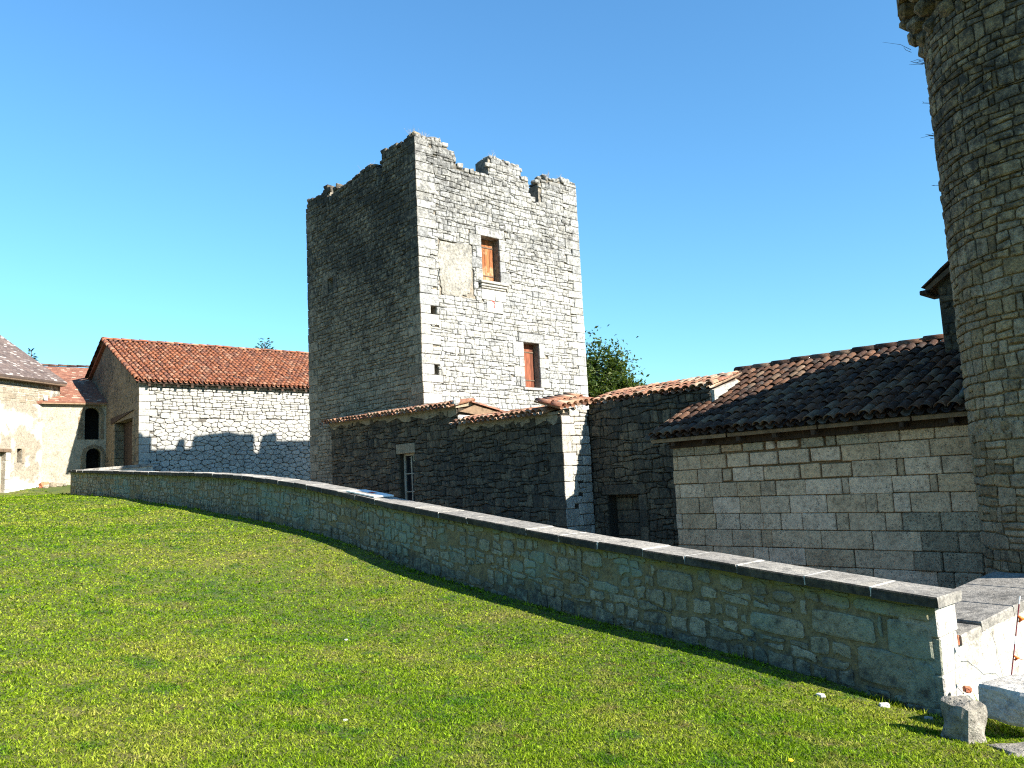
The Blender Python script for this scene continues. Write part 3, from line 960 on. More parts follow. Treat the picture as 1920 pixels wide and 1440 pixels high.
# rubble faces
exq = [(-.1, la, a, b) for a, b, la, lb in st_q]
pc = rows_rubble(0, 6, 3.0, 10.85, (.075, .165), (.1, .32), .018, .3)
pc = under(pc, profR, .04)
slx = [(s[0] - .0, s[1] + .0, s[2], s[3]) for s in (slit1, slit2)]
cut = carve(pc, exq + qr + exR + [win1, win2] + slx + [(.62, 1.78, 6.6, 8.06)])
emit(TR, lay(FR, cut, .022, .005, .06, .024, .007), M['tower_lit'], 'rubble_stone', 150, 'lit_rubble_stones')
exl = [(-lb, .1, a, b) for a, b, la, lb in st_q]
pl = rows_rubble(-5.9, 0, 1.2, 10.85, (.07, .15), (.1, .28), .016, .3)
pl = under(pl, profL, .04)
cut = carve(pl, exl + ql + [slitL, (slitL[0] - .32, slitL[0], 7.45, 8.0), (slitL[1], slitL[1] + .25, 7.45, 8.0), (slitL[0] - .3, slitL[1] + .25, 7.94, 8.2)])
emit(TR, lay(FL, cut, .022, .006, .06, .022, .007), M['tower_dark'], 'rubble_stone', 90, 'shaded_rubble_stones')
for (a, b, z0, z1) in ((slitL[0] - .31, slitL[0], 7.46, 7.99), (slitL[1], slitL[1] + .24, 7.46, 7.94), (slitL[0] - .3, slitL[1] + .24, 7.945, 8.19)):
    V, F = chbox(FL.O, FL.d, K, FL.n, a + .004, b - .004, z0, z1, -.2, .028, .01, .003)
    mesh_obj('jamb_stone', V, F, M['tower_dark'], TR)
# cap stones along the ragged top
def caps(fac, prof, mat, step=.2):
    out = []
    for (a, za), (b, zb) in zip(prof, prof[1:]):
        if b - a < .12:
            continue
        u = a + .02
        while u < b - .06:
            w = min(rng.uniform(.12, .26), b - u)
            z = za + (zb - za) * (u + w / 2 - a) / (b - a)
            h = rng.uniform(.05, .13)
            for row in range(2):
                o0 = rng.uniform(-.02, .02)
                V, F = chbox(fac.O, fac.d, K, fac.n, u + .005, u + w - .005, z - .03, z + h * rng.uniform(.6, 1.1), -.27 - row * .27 + o0, (.02 if row == 0 else -.275) + o0, .02, .014)
                out.append((V, F, w * h))
            u += w
    return out
emit(TR, caps(FR, profR, M['tower_lit']), M['tower_lit_quoin'], 'cap_stone', 24, 'small_cap_stones')
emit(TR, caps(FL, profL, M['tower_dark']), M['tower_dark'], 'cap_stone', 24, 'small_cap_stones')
for (u, z, s) in ((.12, 10.84, .1), (.62, 10.86, .08), (4.42, 10.5, .1), (4.52, 10.62, .09), (4.75, 10.74, .09)):
    V, F = chbox(FR.M(np.array([[u, z, -.12]]))[0], FR.d, K, FR.n, -s, s, -s * .6, s * .6, -s, s, .03, .02)
    mesh_obj('loose_cap_stone', V, F, M['house_stone'] if u < .2 else M['tower_lit'], TR)

# ------------------------------------------------------------------ low wall with tile cap in front of the tower
LA = thing('tile_capped_wall', W(-.5, -1, -1), 'blackened rubble wall with pale tile cap and a small glazed window', 'wall')
FA = Fac(W(-.5, 0), -E2)                         # u = -b
profA = [(-3.78, 3.50), (1.98, 3.38), (1.985, 2.98), (5.27, 2.92)]
winA = (-.42, .2, .62, 2.48)
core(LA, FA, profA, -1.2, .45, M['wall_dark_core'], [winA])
V, F = chbox(FA.O, FA.d, K, FA.n, winA[0] - .1, winA[1] + .08, 2.48, 2.72, -.3, .03, .012, .006)
mesh_obj('lintel', V, F, M['render_band'], LA)
pa = rows_rubble(-3.76, 5.25, .1, 3.5, (.06, .19), (.08, .32), .03, .3)
pa = under(pa, [(u, z - .05) for u, z in profA], .0)
exA = [winA, (winA[0] - .12, winA[1] + .1, 2.46, 2.74)]
zq = .2
qa = []
while zq < 2.85:
    h = rng.uniform(.22, .36)
    l = rng.uniform(.26, .5)
    qa.append((5.27 - l, 5.3, zq, min(zq + h, 2.9)))
    zq += h
FRt = Fac(W(-.5, -5.27), E1)
for j, (a, b, z0, z1) in enumerate(qa):
    V, F = chbox(W(0, 0), E1, E2, K, -.53, -.5 + (.22 if j % 2 else .34), -5.30, -a + .0, z0 + .004, z1 - .004, .012, .005)
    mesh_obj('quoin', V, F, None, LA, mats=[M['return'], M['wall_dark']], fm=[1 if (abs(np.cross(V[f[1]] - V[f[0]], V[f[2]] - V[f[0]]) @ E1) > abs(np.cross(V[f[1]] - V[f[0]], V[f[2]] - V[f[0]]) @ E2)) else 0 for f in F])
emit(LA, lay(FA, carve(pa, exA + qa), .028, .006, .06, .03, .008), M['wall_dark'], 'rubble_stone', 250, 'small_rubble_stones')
# render band under the tiles
for (a, b, za, zb) in ((-3.78, 1.98, 3.5, 3.38), (1.99, 5.2, 2.98, 2.93)):
    mb = MB()
    k = 24
    P = []
    for i in range(k + 1):
        u = a + (b - a) * i / k
        zt = za + (zb - za) * i / k
        dep = .10 + .07 * math.sin(i * 1.7) * rng.uniform(.3, 1) + (.04 if i > k * .6 else 0)
        P.append((u, zt, dep))
    V = []
    for (u, zt, dep) in P:
        V += [(u, zt - dep, .03), (u, zt, .034), (u, zt - dep, -.02)]
    F = []
    for i in range(k):
        F += [(3 * i, 3 * i + 3, 3 * i + 4, 3 * i + 1), (3 * i + 2, 3 * i + 5, 3 * i + 3, 3 * i)]
    mb.add(FA.M(np.array(V)), F)
    mb.build('render_band', M['render_band'], LA)
# window: frame, glazing bars, panes
u0, u1, z0, z1 = winA
fv = [(u0, z0), (u1, z0), (u1, z1), (u0, z1), (u0 + .05, z0 + .05), (u1 - .05, z0 + .05), (u1 - .05, z1 - .05), (u0 + .05, z1 - .05)]
V = FA.M(np.array([(a, b, w) for w in (-.2, -.13) for a, b in fv]))
F = []
for k in range(4):
    j = (k + 1) % 4
    F += [(8 + k, 8 + j, 12 + j, 12 + k), (k, 4 + k, 4 + j, j), (k, j, 8 + j, 8 + k), (4 + j, 4 + k, 12 + k, 12 + j)]
WIN = mesh_obj('window', V, F, M['frame'], LA)
um = (u0 + u1) / 2
rowsz = [z0 + .05 + (z1 - z0 - .1) * i / 4 for i in range(5)]
V, F = chbox(FA.O, FA.d, K, FA.n, um - .018, um + .018, z0 + .052, z1 - .052, -.19, -.14, .004)
mesh_obj('glazing_bar', V, F, M['frame'], WIN)
for zz in rowsz[1:-1]:
    for a, b in ((u0 + .052, um - .02), (um + .02, u1 - .052)):
        V, F = chbox(FA.O, FA.d, K, FA.n, a, b, zz - .014, zz + .014, -.188, -.145, .004)
        mesh_obj('glazing_bar', V, F, M['frame'], WIN)
for i in range(4):
    for a, b in ((u0 + .05, um), (um, u1 - .05)):
        V, F = obox(FA.O, FA.d, K, FA.n, a, b, rowsz[i], rowsz[i + 1], -.172, -.166)
        mesh_obj('pane', V, F, M['glass'], WIN)
V, F = obox(FA.O, FA.d, K, FA.n, u0 - .1, u1 + .1, z0 - .1, z1 + .1, -.56, -.47)
mesh_obj('room_darkness', V, F, M['black'], LA)
# lit return face
core(LA, Fac(W(-.5, -5.27), E1), [(0.001, 2.94), (.88, 3.05)], -1.2, .4, M['wall_dark_core'])
pr = rows_rubble(.2, .775, .1, 3.03, (.15, .24), (.24, .42), .008, .15)
emit(LA, lay(FRt, carve(pr, [(-.1, (.22 if j % 2 else .34), z0, z1) for j, (a, b, z0, z1) in enumerate(qa)]), .02, .006, .05, .02), M['return'], 'return_stone', 80)
# tile caps
s1 = (E1 * math.cos(.22) + K * math.sin(.22))
def cap_bed(b0, b1, z0, z1):
    V, F = hexa([W(-.56, b0, z0 - .02), W(-.56, b1, z1 - .02), W(-.06, b1, z1 + .06), W(-.06, b0, z0 + .06), W(-.56, b0, z0 + .03), W(-.56, b1, z1 + .03), W(-.06, b1, z1 + .13), W(-.06, b0, z0 + .13)])
    return mesh_obj('tile_cap', V, F, M['render_band'], LA)
tile_roof(cap_bed(3.8, -2.0, 3.52, 3.40), W(-.66, 3.95, 3.53), (-E2 - K * .021) / np.linalg.norm(-E2 - K * .021), s1, 37, 2, M['tile_pink'], .161, .30, sc_=.78)
tile_roof(cap_bed(-2.06, -4.9, 3.0, 2.95), W(-.66, -2.05, 3.0), (-E2 - K * .016) / np.linalg.norm(-E2 - K * .016), s1, 18, 2, M['tile_pink'], .161, .30, sc_=.78)
tile_roof(cap_bed(-4.91, -5.26, 2.95, 2.95), W(-.62, -5.33, 3.02), (E1 + K * .16) / np.linalg.norm(E1 + K * .16), (E2 * math.cos(.28) + K * math.sin(.28)), 6, 2, M['tile_pink'], .165, .30, sc_=.8)
# back slope behind the first stretch, with its verge board
V, F = hexa([W(-.05, 0, 3.5), W(-.05, -2.0, 3.43), W(1.35, -2.0, 3.13), W(1.35, -.1, 3.15), W(-.05, 0, 3.57), W(-.05, -2.0, 3.49), W(1.35, -2.0, 3.19), W(1.35, -.1, 3.21)])
mesh_obj('back_slope', V, F, M['tile_pink'], LA)
V, F = hexa([W(-.5, -2.02, 3.30), W(-.5, -2.06, 3.30), W(1.35, -2.06, 3.06), W(1.35, -2.02, 3.06), W(-.05, -2.02, 3.46), W(-.05, -2.06, 3.46), W(1.35, -2.06, 3.15), W(1.35, -2.02, 3.15)])
mesh_obj('verge_board', V, F, M['wood_board'], LA)
ridge_tiles(LA, W(1.4, -2.05, 3.19), W(-.1, -2.05, 3.5), M['tile_pink'], .75)
V, F = chbox(W(-.62, -2.05, 3.5), E1, E2, K, -.05, .1, -.09, .07, -.06, .1, .04, .02)
mesh_obj('mortar_lump', V, F, M['fresh_block'], LA)
V, F = chbox(W(-.5, -2.03, 3.1), E1, E2, K, -.06, .5, -.1, .02, -.1, .1, .04, .02)
mesh_obj('mortar_fillet', V, F, M['fresh_block'], LA)

# ------------------------------------------------------------------ outbuilding with the walled-up door
LB = thing('tile_roofed_outbuilding', W(.31, -6.7, -1), 'dark rubble outbuilding with a blocked doorway and pale canal tile roof', 'outbuilding')
FB = Fac(W(.31, 0), -E2)
profB2 = [(5.27, 3.1), (8.2, 3.12)]
doorB = (5.62, 6.42, -1.1, 1.3)
core(LB, FB, profB2, -1.2, .6, M['wall_dark_core'], [doorB])
pb = rows_rubble(5.27, 8.2, .0, 3.08, (.06, .18), (.08, .3), .03, .3)
lint = (5.5, 6.6, 1.3, 1.5)
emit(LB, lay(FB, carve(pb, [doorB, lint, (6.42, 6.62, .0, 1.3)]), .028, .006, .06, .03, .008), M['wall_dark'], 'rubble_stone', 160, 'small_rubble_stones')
V, F = chbox(FB.O, FB.d, K, FB.n, lint[0], lint[1], 1.302, 1.5, -.3, .035, .015, .006)
mesh_obj('lintel', V, F, M['wall_dark'], LB)
zz = .1
while zz < 1.28:
    h = min(.3, 1.298 - zz)
    V, F = chbox(FB.O, FB.d, K, FB.n, 6.422, 6.61, zz + .003, zz + h, -.3, .03, .012, .005)
    mesh_obj('jamb_stone', V, F, M['wall_dark'], LB)
    zz += h
i = 0
zz = -1.0
while zz < 1.28:
    h = .25
    us = [5.62, 5.62 + (.28 if i % 2 else .42), 5.62 + (.58 if i % 2 else .72), 6.42]
    for a, b in zip(us, us[1:]):
        if b - a > .03:
            V, F = chbox(FB.O, FB.d, K, FB.n, a + .006, b - .006, zz + .005, zz + h - .006, -.5, -.24 + rng.uniform(-.01, .01), .015, .006)
            mesh_obj('blocking_stone', V, F, M['wall_dark'], LB)
    zz += h
    i += 1
V, F = obox(FB.O, FB.d, K, FB.n, 5.6, 6.44, -1.0, 1.32, -.6, -.28)
mesh_obj('blocking_mortar', V, F, M['wall_dark_core'], LB)
V, F = hexa([W(.32, -8.14, 2.3), W(.32, -8.26, 2.3), W(1.1, -8.26, 2.3), W(1.1, -8.14, 2.3), W(.32, -8.14, 3.10), W(.32, -8.26, 3.08), W(1.1, -8.26, 3.30), W(1.1, -8.14, 3.30)])
mesh_obj('end_wall', V, F, M['tower_lit'], LB)
s3 = E1 * math.cos(.30) + K * math.sin(.30)
V, F = hexa([W(.35, -5.28, 3.06), W(.35, -8.2, 3.06), W(1.1, -8.2, 3.28), W(1.1, -5.28, 3.28), W(.35, -5.28, 3.11), W(.35, -8.2, 3.11), W(1.1, -8.2, 3.33), W(1.1, -5.28, 3.33)])
LBR = mesh_obj('roof', V, F, M['tile_bed'], LB)
tile_roof(LBR, W(.36, -5.25, 3.13), -E2, s3, 18, 3, M['tile_pink'], .167, .26, sc_=.8)
ridge_tiles(LBR, W(1.06, -5.3, 3.38), W(1.06, -8.25, 3.38), M['tile_pink'], .9)
V, F = hexa([W(1.1, -5.28, 3.22), W(1.1, -8.2, 3.22), W(2.6, -8.2, 2.7), W(2.6, -5.28, 2.7), W(1.1, -5.28, 3.34), W(1.1, -8.2, 3.34), W(2.6, -8.2, 2.82), W(2.6, -5.28, 2.82)])
mesh_obj('back_slope', V, F, M['tile_pink'], LB)

# ------------------------------------------------------------------ shed of squared blocks
SH = thing('ashlar_shed', W(-.59, -10.3, -1), 'low shed of large pale squared stone blocks with a dark weathered tile roof', 'shed')
FS = Fac(W(-.59, 0), -E2)
core(SH, FS, [(7.94, 2.24), (13.1, 2.24)], -1.2, .4, M['ashlar_core'])
ROWS = [(1.93, 2.085, [7.97, 8.41, 8.9, 9.3, 9.69, 9.89, 10.28, 10.67, 10.84, 11.31, 11.73, 12.18, 12.63]),
        (1.70, 1.93, [7.95, 8.05, 8.51, 8.99, 9.42, 9.9, 10.42, 10.9, 11.44, 12.1, 12.63]),
        (1.47, 1.70, [7.94, 8.43, 8.89, 9.08, 9.64, 10.24, 10.57, 11.03, 11.65, 11.75, 12.22, 12.65]),
        (1.24, 1.47, [7.95, 8.05, 8.53, 8.83, 9.16, 9.57, 9.82, 10.31, 10.86, 10.96, 11.56, 12.05, 12.15, 12.62]),
        (.98, 1.24, [7.95, 8.41, 8.68, 9.18, 9.54, 10.03, 10.61, 11.18, 11.34, 11.56, 11.78, 12.28, 12.65]),
        (.73, .98, [7.94, 8.06, 8.71, 9.15, 9.57, 9.86, 10.21, 10.73, 10.91, 11.42, 11.64, 12.13, 12.62]),
        (.47, .73, [7.94, 8.49, 9.0, 9.51, 9.7, 10.48, 11.22, 11.87, 12.33, 12.64]),
        (.22, .47, [7.94, 8.62, 9.35, 9.62, 10.21, 10.94, 11.75, 12.11, 12.6]),
        (-.02, .22, [7.94, 8.79, 9.6, 10.58, 11.18, 12.02, 12.23, 12.57]),
        (-.27, -.02, [7.94, 8.5, 9.3, 10.2, 10.9, 11.7, 12.3, 12.6]),
        (-.52, -.27, [7.94, 8.7, 9.5, 10.4, 11.2, 12.0, 12.6])]
for ri, (z0, z1, us) in enumerate(ROWS):
    for a, b in zip(us, us[1:]):
        m = (a + b) / 2
        wide = ri < 3 and 8.8 < m < 11.0
        g = rng.uniform(.012, .028) if wide else rng.uniform(.003, .008)
        gz = rng.uniform(.008, .024) if wide else rng.uniform(.003, .007)
        pro = rng.uniform(.004, .028) + (.03 if (m > 11.9 and ri > 5) else 0)
        sg = rng.uniform(-.008, .008)
        V, F = chbox(FS.O, FS.d, K, FS.n, a + g, b - g, z0 + gz + sg * .3, z1 - gz, -.1, pro, .016 if (m > 11.6 and ri > 4) else .009, .006 if wide else .0035)
        dk = (ri == 0 and m < 9.6 and rng.random() < .75) or (ri == 0 and 10.3 < m < 11.4) or (ri > 4 and m > 11.7) or rng.random() < .02
        mesh_obj('ashlar_block', V, F, M['ashlar_dark'] if dk else M['ashlar'], SH)
for a, b in ((12.66, 12.82), (12.84, 13.05)):
    zz = -.5
    while zz < 2.1:
        h = rng.uniform(.15, .27)
        V, F = chbox(FS.O, FS.d, K, FS.n, a + rng.uniform(0, .03), b, zz + .01, zz + h - .01, -.1, rng.uniform(-.005, .02), .02, .015)
        mesh_obj('edge_stone', V, F, M['keep'], SH)
        zz += h
rs = 1.22 / 2.76
sl_ = math.hypot(1, rs)
s4 = (E1 + K * rs) / sl_
V, F = hexa([W(-.8, -7.75, 2.2), W(-.8, -13.2, 2.2), W(1.98, -13.2, 3.42), W(1.98, -7.75, 3.42), W(-.8, -7.75, 2.26), W(-.8, -13.2, 2.26), W(1.98, -13.2, 3.48), W(1.98, -7.75, 3.48)])
SHR = mesh_obj('roof', V, F, M['wood_dark'], SH)
tile_roof(SHR, W(-.85, -7.72, 2.27), -E2, s4, 34, 10, M['tile_brown'], .164, .305, 300, sc_=.8)
ridge_tiles(SHR, W(1.98, -7.7, 3.58), W(1.98, -12.0, 3.58), M['tile_brown'], 1.2)
V, F = hexa([W(1.98, -7.75, 3.4), W(1.98, -13.2, 3.4), W(3.6, -13.2, 2.7), W(3.6, -7.75, 2.7), W(1.98, -7.75, 3.5), W(1.98, -13.2, 3.5), W(3.6, -13.2, 2.8), W(3.6, -7.75, 2.8)])
mesh_obj('back_slope', V, F, M['tile_brown'], SH)
bb = [7.72, 9.2, 10.7, 12.0, 13.1]
for a, b in zip(bb, bb[1:]):
    V, F = chbox(W(0, 0), E1, -E2, K, -.86 + rng.uniform(-.01, .01), -.835, a + .01, b - .01, 2.175, 2.235, .006, .004)
    mesh_obj('eave_board', V, F, M['wood_board'], SH)
for bb_ in np.arange(8.1, 13, .62):
    V, F = chbox(W(0, 0), E1, -E2, K, -.82, -.45, bb_, bb_ + .07, 2.10, 2.19, .008, .004)
    mesh_obj('rafter_end', V, F, M['wood_dark'], SH)
V, F = chbox(W(0, 0), E1, -E2, K, -.645, -.35, 7.93, 13.0, 2.075, 2.2, .01, .006)
mesh_obj('wall_plate', V, F, M['wood_dark'], SH)
# back and far-end walls close the shed
V, F = obox(W(0, 0), E1, -E2, K, -.15, 3.4, 7.96, 8.12, -1.2, 2.2)
mesh_obj('gable_wall', V, F, M['wall_dark_core'], SH)

# ------------------------------------------------------------------ round tower
KC, KR = np.array([6.669, 9.281, 0.0]), 1.25
RT = thing('round_tower', (KC[0], KC[1], -1), 'large round tower of yellowish rubble with stone corbels at the top', 'tower')
ang_c = math.atan2(-KC[1], -KC[0])
KF = Round(KC, KR, ang_c)
# body
V, F = [], []
seg = 72
for z in (-1.2, 7.65):
    for k in range(seg):
        a = 2 * math.pi * k / seg
        V.append((KC[0] + (KR - .015) * math.cos(a), KC[1] + (KR - .015) * math.sin(a), z))
for k in range(seg):
    F.append((k, (k + 1) % seg, seg + (k + 1) % seg, seg + k))
F.append(tuple(range(seg, 2 * seg)))
mesh_obj('tower_body', V, F, M['keep_core'], RT, smooth=False)
pk = rows_rubble(-2.3, 2.3, -.9, 1.9, (.10, .25), (.11, .32), .014, .45) + rows_rubble(-2.3, 2.3, 1.9, 3.4, (.1, .2), (.1, .24), .010, .3) + rows_rubble(-2.3, 2.3, 3.4, 7.1, (.07, .19), (.09, .28), .018, .4)
emit(RT, lay(KF, pk, .016, .010, .06, .03, .004), M['keep'], 'rubble_stone', 300, 'small_rubble_stones')
for k in range(24):
    a = ang_c + (k - 12) * .27 + .03
    rd = np.array([math.cos(a), math.sin(a), 0])
    tg = np.array([-rd[1], rd[0], 0])
    cz = 6.92
    for j in range(3):
        pr = .09 + j * .09
        V, F = chbox(KC, tg, rd, K, -.11, .11, KR - .2, KR + pr, cz + .22 * j, cz + .22 * j + .205, .07, .015)
        mesh_obj('corbel_stone', V, F, M['keep'], RT)
V, F = [], []
for z, r in ((7.54, KR - .05), (7.54, KR + .26), (7.7, KR + .26), (7.7, KR - .05)):
    for k in range(seg):
        a = 2 * math.pi * k / seg
        V.append((KC[0] + r * math.cos(a), KC[1] + r * math.sin(a), z))
for j in range(3):
    for k in range(seg):
        F.append((j * seg + k, j * seg + (k + 1) % seg, (j + 1) * seg + (k + 1) % seg, (j + 1) * seg + k))
mesh_obj('parapet', V, F, M['keep'], RT)
# lead flashing where the shed roof meets the tower
fl = []
for i in range(40):
    a = ang_c - 2.2 + i * .06
    p = KC + (KR + .05) * np.array([math.cos(a), math.sin(a), 0])
    av = (p - C0) @ E1
    if -.86 < av < .9:
        fl.append(p + K * (2.42 + (av + .85) * rs))
V, F = tube(fl, .045, 6)
mesh_obj('flashing', V, F, M['zinc'], RT, smooth=True)

# turret behind the shed roof, its unseen length stretched to shade that roof
TU = thing('stair_turret_house', W(1.2, -12.6, 0), 'narrow dark stone turret with small tiled eave rising behind the shed roof, its unseen length added to shade it', 'turret')
aa, ab, b0, b1 = 1.2, 1.68, -11.79, -20.0
V, F = hexa([W(aa, b0, 0), W(aa, b1, 0), W(ab, b1, 0), W(ab, b0, 0), W(aa, b0, 4.30), W(aa, b1, 9.7), W(ab, b1, 9.7), W(ab, b0, 4.30)])
mesh_obj('turret_wall', V, F, M['wall_dark'], TU)
pt = rows_rubble(0, 2.2, 2.9, 4.25, (.1, .22), (.14, .34), .02, .3)
FTu = Fac(W(aa, b0), -E2)
emit(TU, lay(FTu, pt, .025, .008, .05, .03), M['wall_dark'], 'rubble_stone', 60)
V, F = hexa([W(aa - .12, b0 + .14, 4.2), W(aa - .12, b1, 9.66), W(ab + .02, b1, 9.66), W(ab + .02, b0 + .14, 4.2), W(aa - .12, b0 + .14, 4.28), W(aa - .12, b1, 9.78), W(ab + .02, b1, 9.78), W(ab + .02, b0 + .14, 4.28)])
mesh_obj('turret_roof', V, F, M['tile_brown'], TU)
for j in range(7):
    x0 = j * .14
    V, F = chbox(W(aa - .16, b0 + .17 - j * .16, 4.27 + j * .118), E1, (-E2 * .81 + K * .59), (E2 * .59 + K * .81), 0, .6, 0, .2, .0, .03, .006, .006)
    mesh_obj('tile_course', V, F, M['tile_brown'], TU)
V, F = chbox(W(aa - .15, b0 + .16, 4.17), E1, E2, K, 0, .55, -.05, .06, 0, .07, .01)
mesh_obj('eave_board', V, F, M['wood_dark'], TU)

# ------------------------------------------------------------------ barn
def dirn(az):
    a = math.radians(az)
    return np.array([math.sin(a), math.cos(a), 0])
BC = np.array([-14.62, 31.3, 0.0])
bd_, bg_ = dirn(50), dirn(-40)
BN = thing('stone_barn', (BC[0], BC[1], 1.5), 'long white limestone barn with orange canal tile roof and shaded gable', 'barn')
FBn, FBg = Fac(BC, bd_), Fac(BC, -bg_)              # gable: u = -distance from the lit corner
BL, BWD, EZ, RZ = 13.0, 10.4, 6.42, 8.78
core(BN, FBn, [(0, EZ - .12), (BL, EZ - .12)], .8, .5, M['barn_core'])
door = (-3.75, -.85, 1.0, 5.0)
core(BN, FBg, [(-BWD, EZ - .1), (-BWD / 2, RZ - .12), (-.51, EZ + .1)], .8, .5, M['gable'], [door], 'gable_wall', 0.0)
pn = vor_rubble(0.05, 8.2, 1.6, 4.9, .31, .19, .44) + rows_rubble(0.05, 8.2, 4.9, 6.26, (.12, .21), (.2, .42), .025, .3)
z, i = 1.6, 0
exb = []
while z < 6.2:
    h = min(rng.uniform(.26, .36), 6.28 - z)
    l = rng.uniform(.5, .7) if i % 2 else rng.uniform(.32, .42)
    V, F = chbox(BC, bd_, bg_, K, -.03, l, -.03, .3 if i % 2 else .55, z + .004, z + h - .005, .012, .006)
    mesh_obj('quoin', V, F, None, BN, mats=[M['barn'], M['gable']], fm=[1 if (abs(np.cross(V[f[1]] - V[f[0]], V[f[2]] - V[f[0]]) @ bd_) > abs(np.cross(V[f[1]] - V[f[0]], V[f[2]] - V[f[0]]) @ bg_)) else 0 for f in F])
    exb.append((-.1, l, z, z + h))
    z += h
    i += 1
emit(BN, lay(FBn, carve(pn, exb), .035, .008, .06, .04), M['barn'], 'rubble_stone', 270, 'small_rubble_stones')
# gable: flat rubble showing through old render
pg = vor_rubble(-BWD + .2, -.6, 2.0, 8.6, .34, .2, .42, .35)
pg = [p for p in under(pg, [(-BWD, EZ - .1), (-BWD / 2, RZ - .12), (0, EZ + .1)], .25)]
emit(BN, lay(FBg, carve(pg, [(door[0] - .3, door[1] + .05, door[2], door[3] + .25)]), .012, .03, .05, .05), M['gable'], 'gable_stone', 60, 'small_gable_stones')
# barn door of planks under a timber lintel
V, F = hexa([FBg.M(np.array([[u, z, w]]))[0] for z, us in ((0, (-4.15, -.6)), (1, (-4.15, -.6))) for u, w in ((us[0], .05), (us[1], .05), (us[1], -.4), (us[0], -.4)) for z in [(4.98 if u < -2 else 5.02) + (.26 if z else 0)]])
mesh_obj('door_lintel', V, F, M['wood_dark'], BN)
pw = (door[1] - door[0]) / 10
V, F = obox(FBg.O, FBg.d, K, FBg.n, door[0], door[1], 1.6, 4.97, -.45, -.405)
BDR = mesh_obj('barn_door', V, F, M['wood_dark'], BN)
for k in range(10):
    V, F = chbox(FBg.O, FBg.d, K, FBg.n, door[0] + k * pw + .006, door[0] + (k + 1) * pw - .006, 1.6, 4.97, -.40, -.35 + rng.uniform(-.006, .006), .006)
    mesh_obj('door_plank', V, F, M['wood_dark'], BDR)
for a in ((-3.9, -3.55), (-.87, -.6)):
    z = 1.6
    while z < 4.9:
        h = min(rng.uniform(.3, .45), 4.97 - z)
        V, F = chbox(FBg.O, FBg.d, K, FBg.n, a[0], a[1] - rng.uniform(0, .05), z + .005, z + h - .005, -.36, .03, .015, .008)
        mesh_obj('door_jamb_stone', V, F, M['gable'], BN)
        z += h
# roof
rise = (RZ - EZ) / (BWD / 2)
sb = (bg_ + K * rise) / math.hypot(1, rise)
nr = int(math.hypot(BWD / 2 + .3, RZ - EZ) / .36)
OV = .28
def slab(O, d, L, s0, s1, th):
    O = np.asarray(O, float)
    return hexa([O, O + d * L, O + d * L + s1, O + s1, O + K * th, O + d * L + K * th, O + d * L + s1 + K * th, O + s1 + K * th])
g0 = BC - bd_ * .12 - bg_ * OV + K * (EZ - OV * rise - .06)
V, F = slab(g0, bd_, BL + .2, 0, bg_ * (BWD / 2 + OV) + K * (BWD / 2 + OV) * rise, .07)
BNR = mesh_obj('roof', V, F, M['wood_dark'], BN)
tile_roof(BNR, BC - bd_ * .18 - bg_ * OV + K * (EZ - OV * rise + .03), bd_, sb, 50, nr + 1, M['tile_orange'], .205, .36, 300, sc_=.80)
ridge_tiles(BNR, BC + bd_ * -.15 + bg_ * BWD / 2 + K * (RZ + .12), BC + bd_ * 10.5 + bg_ * BWD / 2 + K * (RZ + .12), M['tile_orange'], 1.3)
g1 = BC - bd_ * .12 + bg_ * BWD / 2 + K * (RZ - .06)
V, F = slab(g1, bd_, BL + .2, 0, bg_ * (BWD / 2 + OV) - K * (BWD / 2 + OV) * rise, .12)
mesh_obj('back_slope', V, F, M['tile_orange'], BN)
for x in np.arange(.25, 8.6, .55):
    O = BC + bd_ * x - bg_ * (OV - .02) + K * (EZ - OV * rise - .17)
    V, F = slab(O, bd_, .09, 0, bg_ * .9 + K * .9 * rise, .10)
    mesh_obj('rafter_end', V, F, M['wood_dark'], BN)
# verge tiles on the gable edge
va = BC - bd_ * .16 - bg_ * OV + K * (EZ - OV * rise + .13)
vb = BC - bd_ * .16 + bg_ * BWD / 2 + K * (RZ + .13)
ridge_tiles(BNR, va, vb, M['tile_orange'], 1.05)
vc = BC - bd_ * .16 + bg_ * (BWD + OV) + K * (EZ - OV * rise + .10)
ridge_tiles(BNR, vc, vb, M['tile_brown'], 1.0)
V, F = obox(BC, bd_, bg_, K, 0, BL, BWD - .5, BWD, .8, EZ - .2)
mesh_obj('rear_wall', V, F, M['barn_core'], BN)

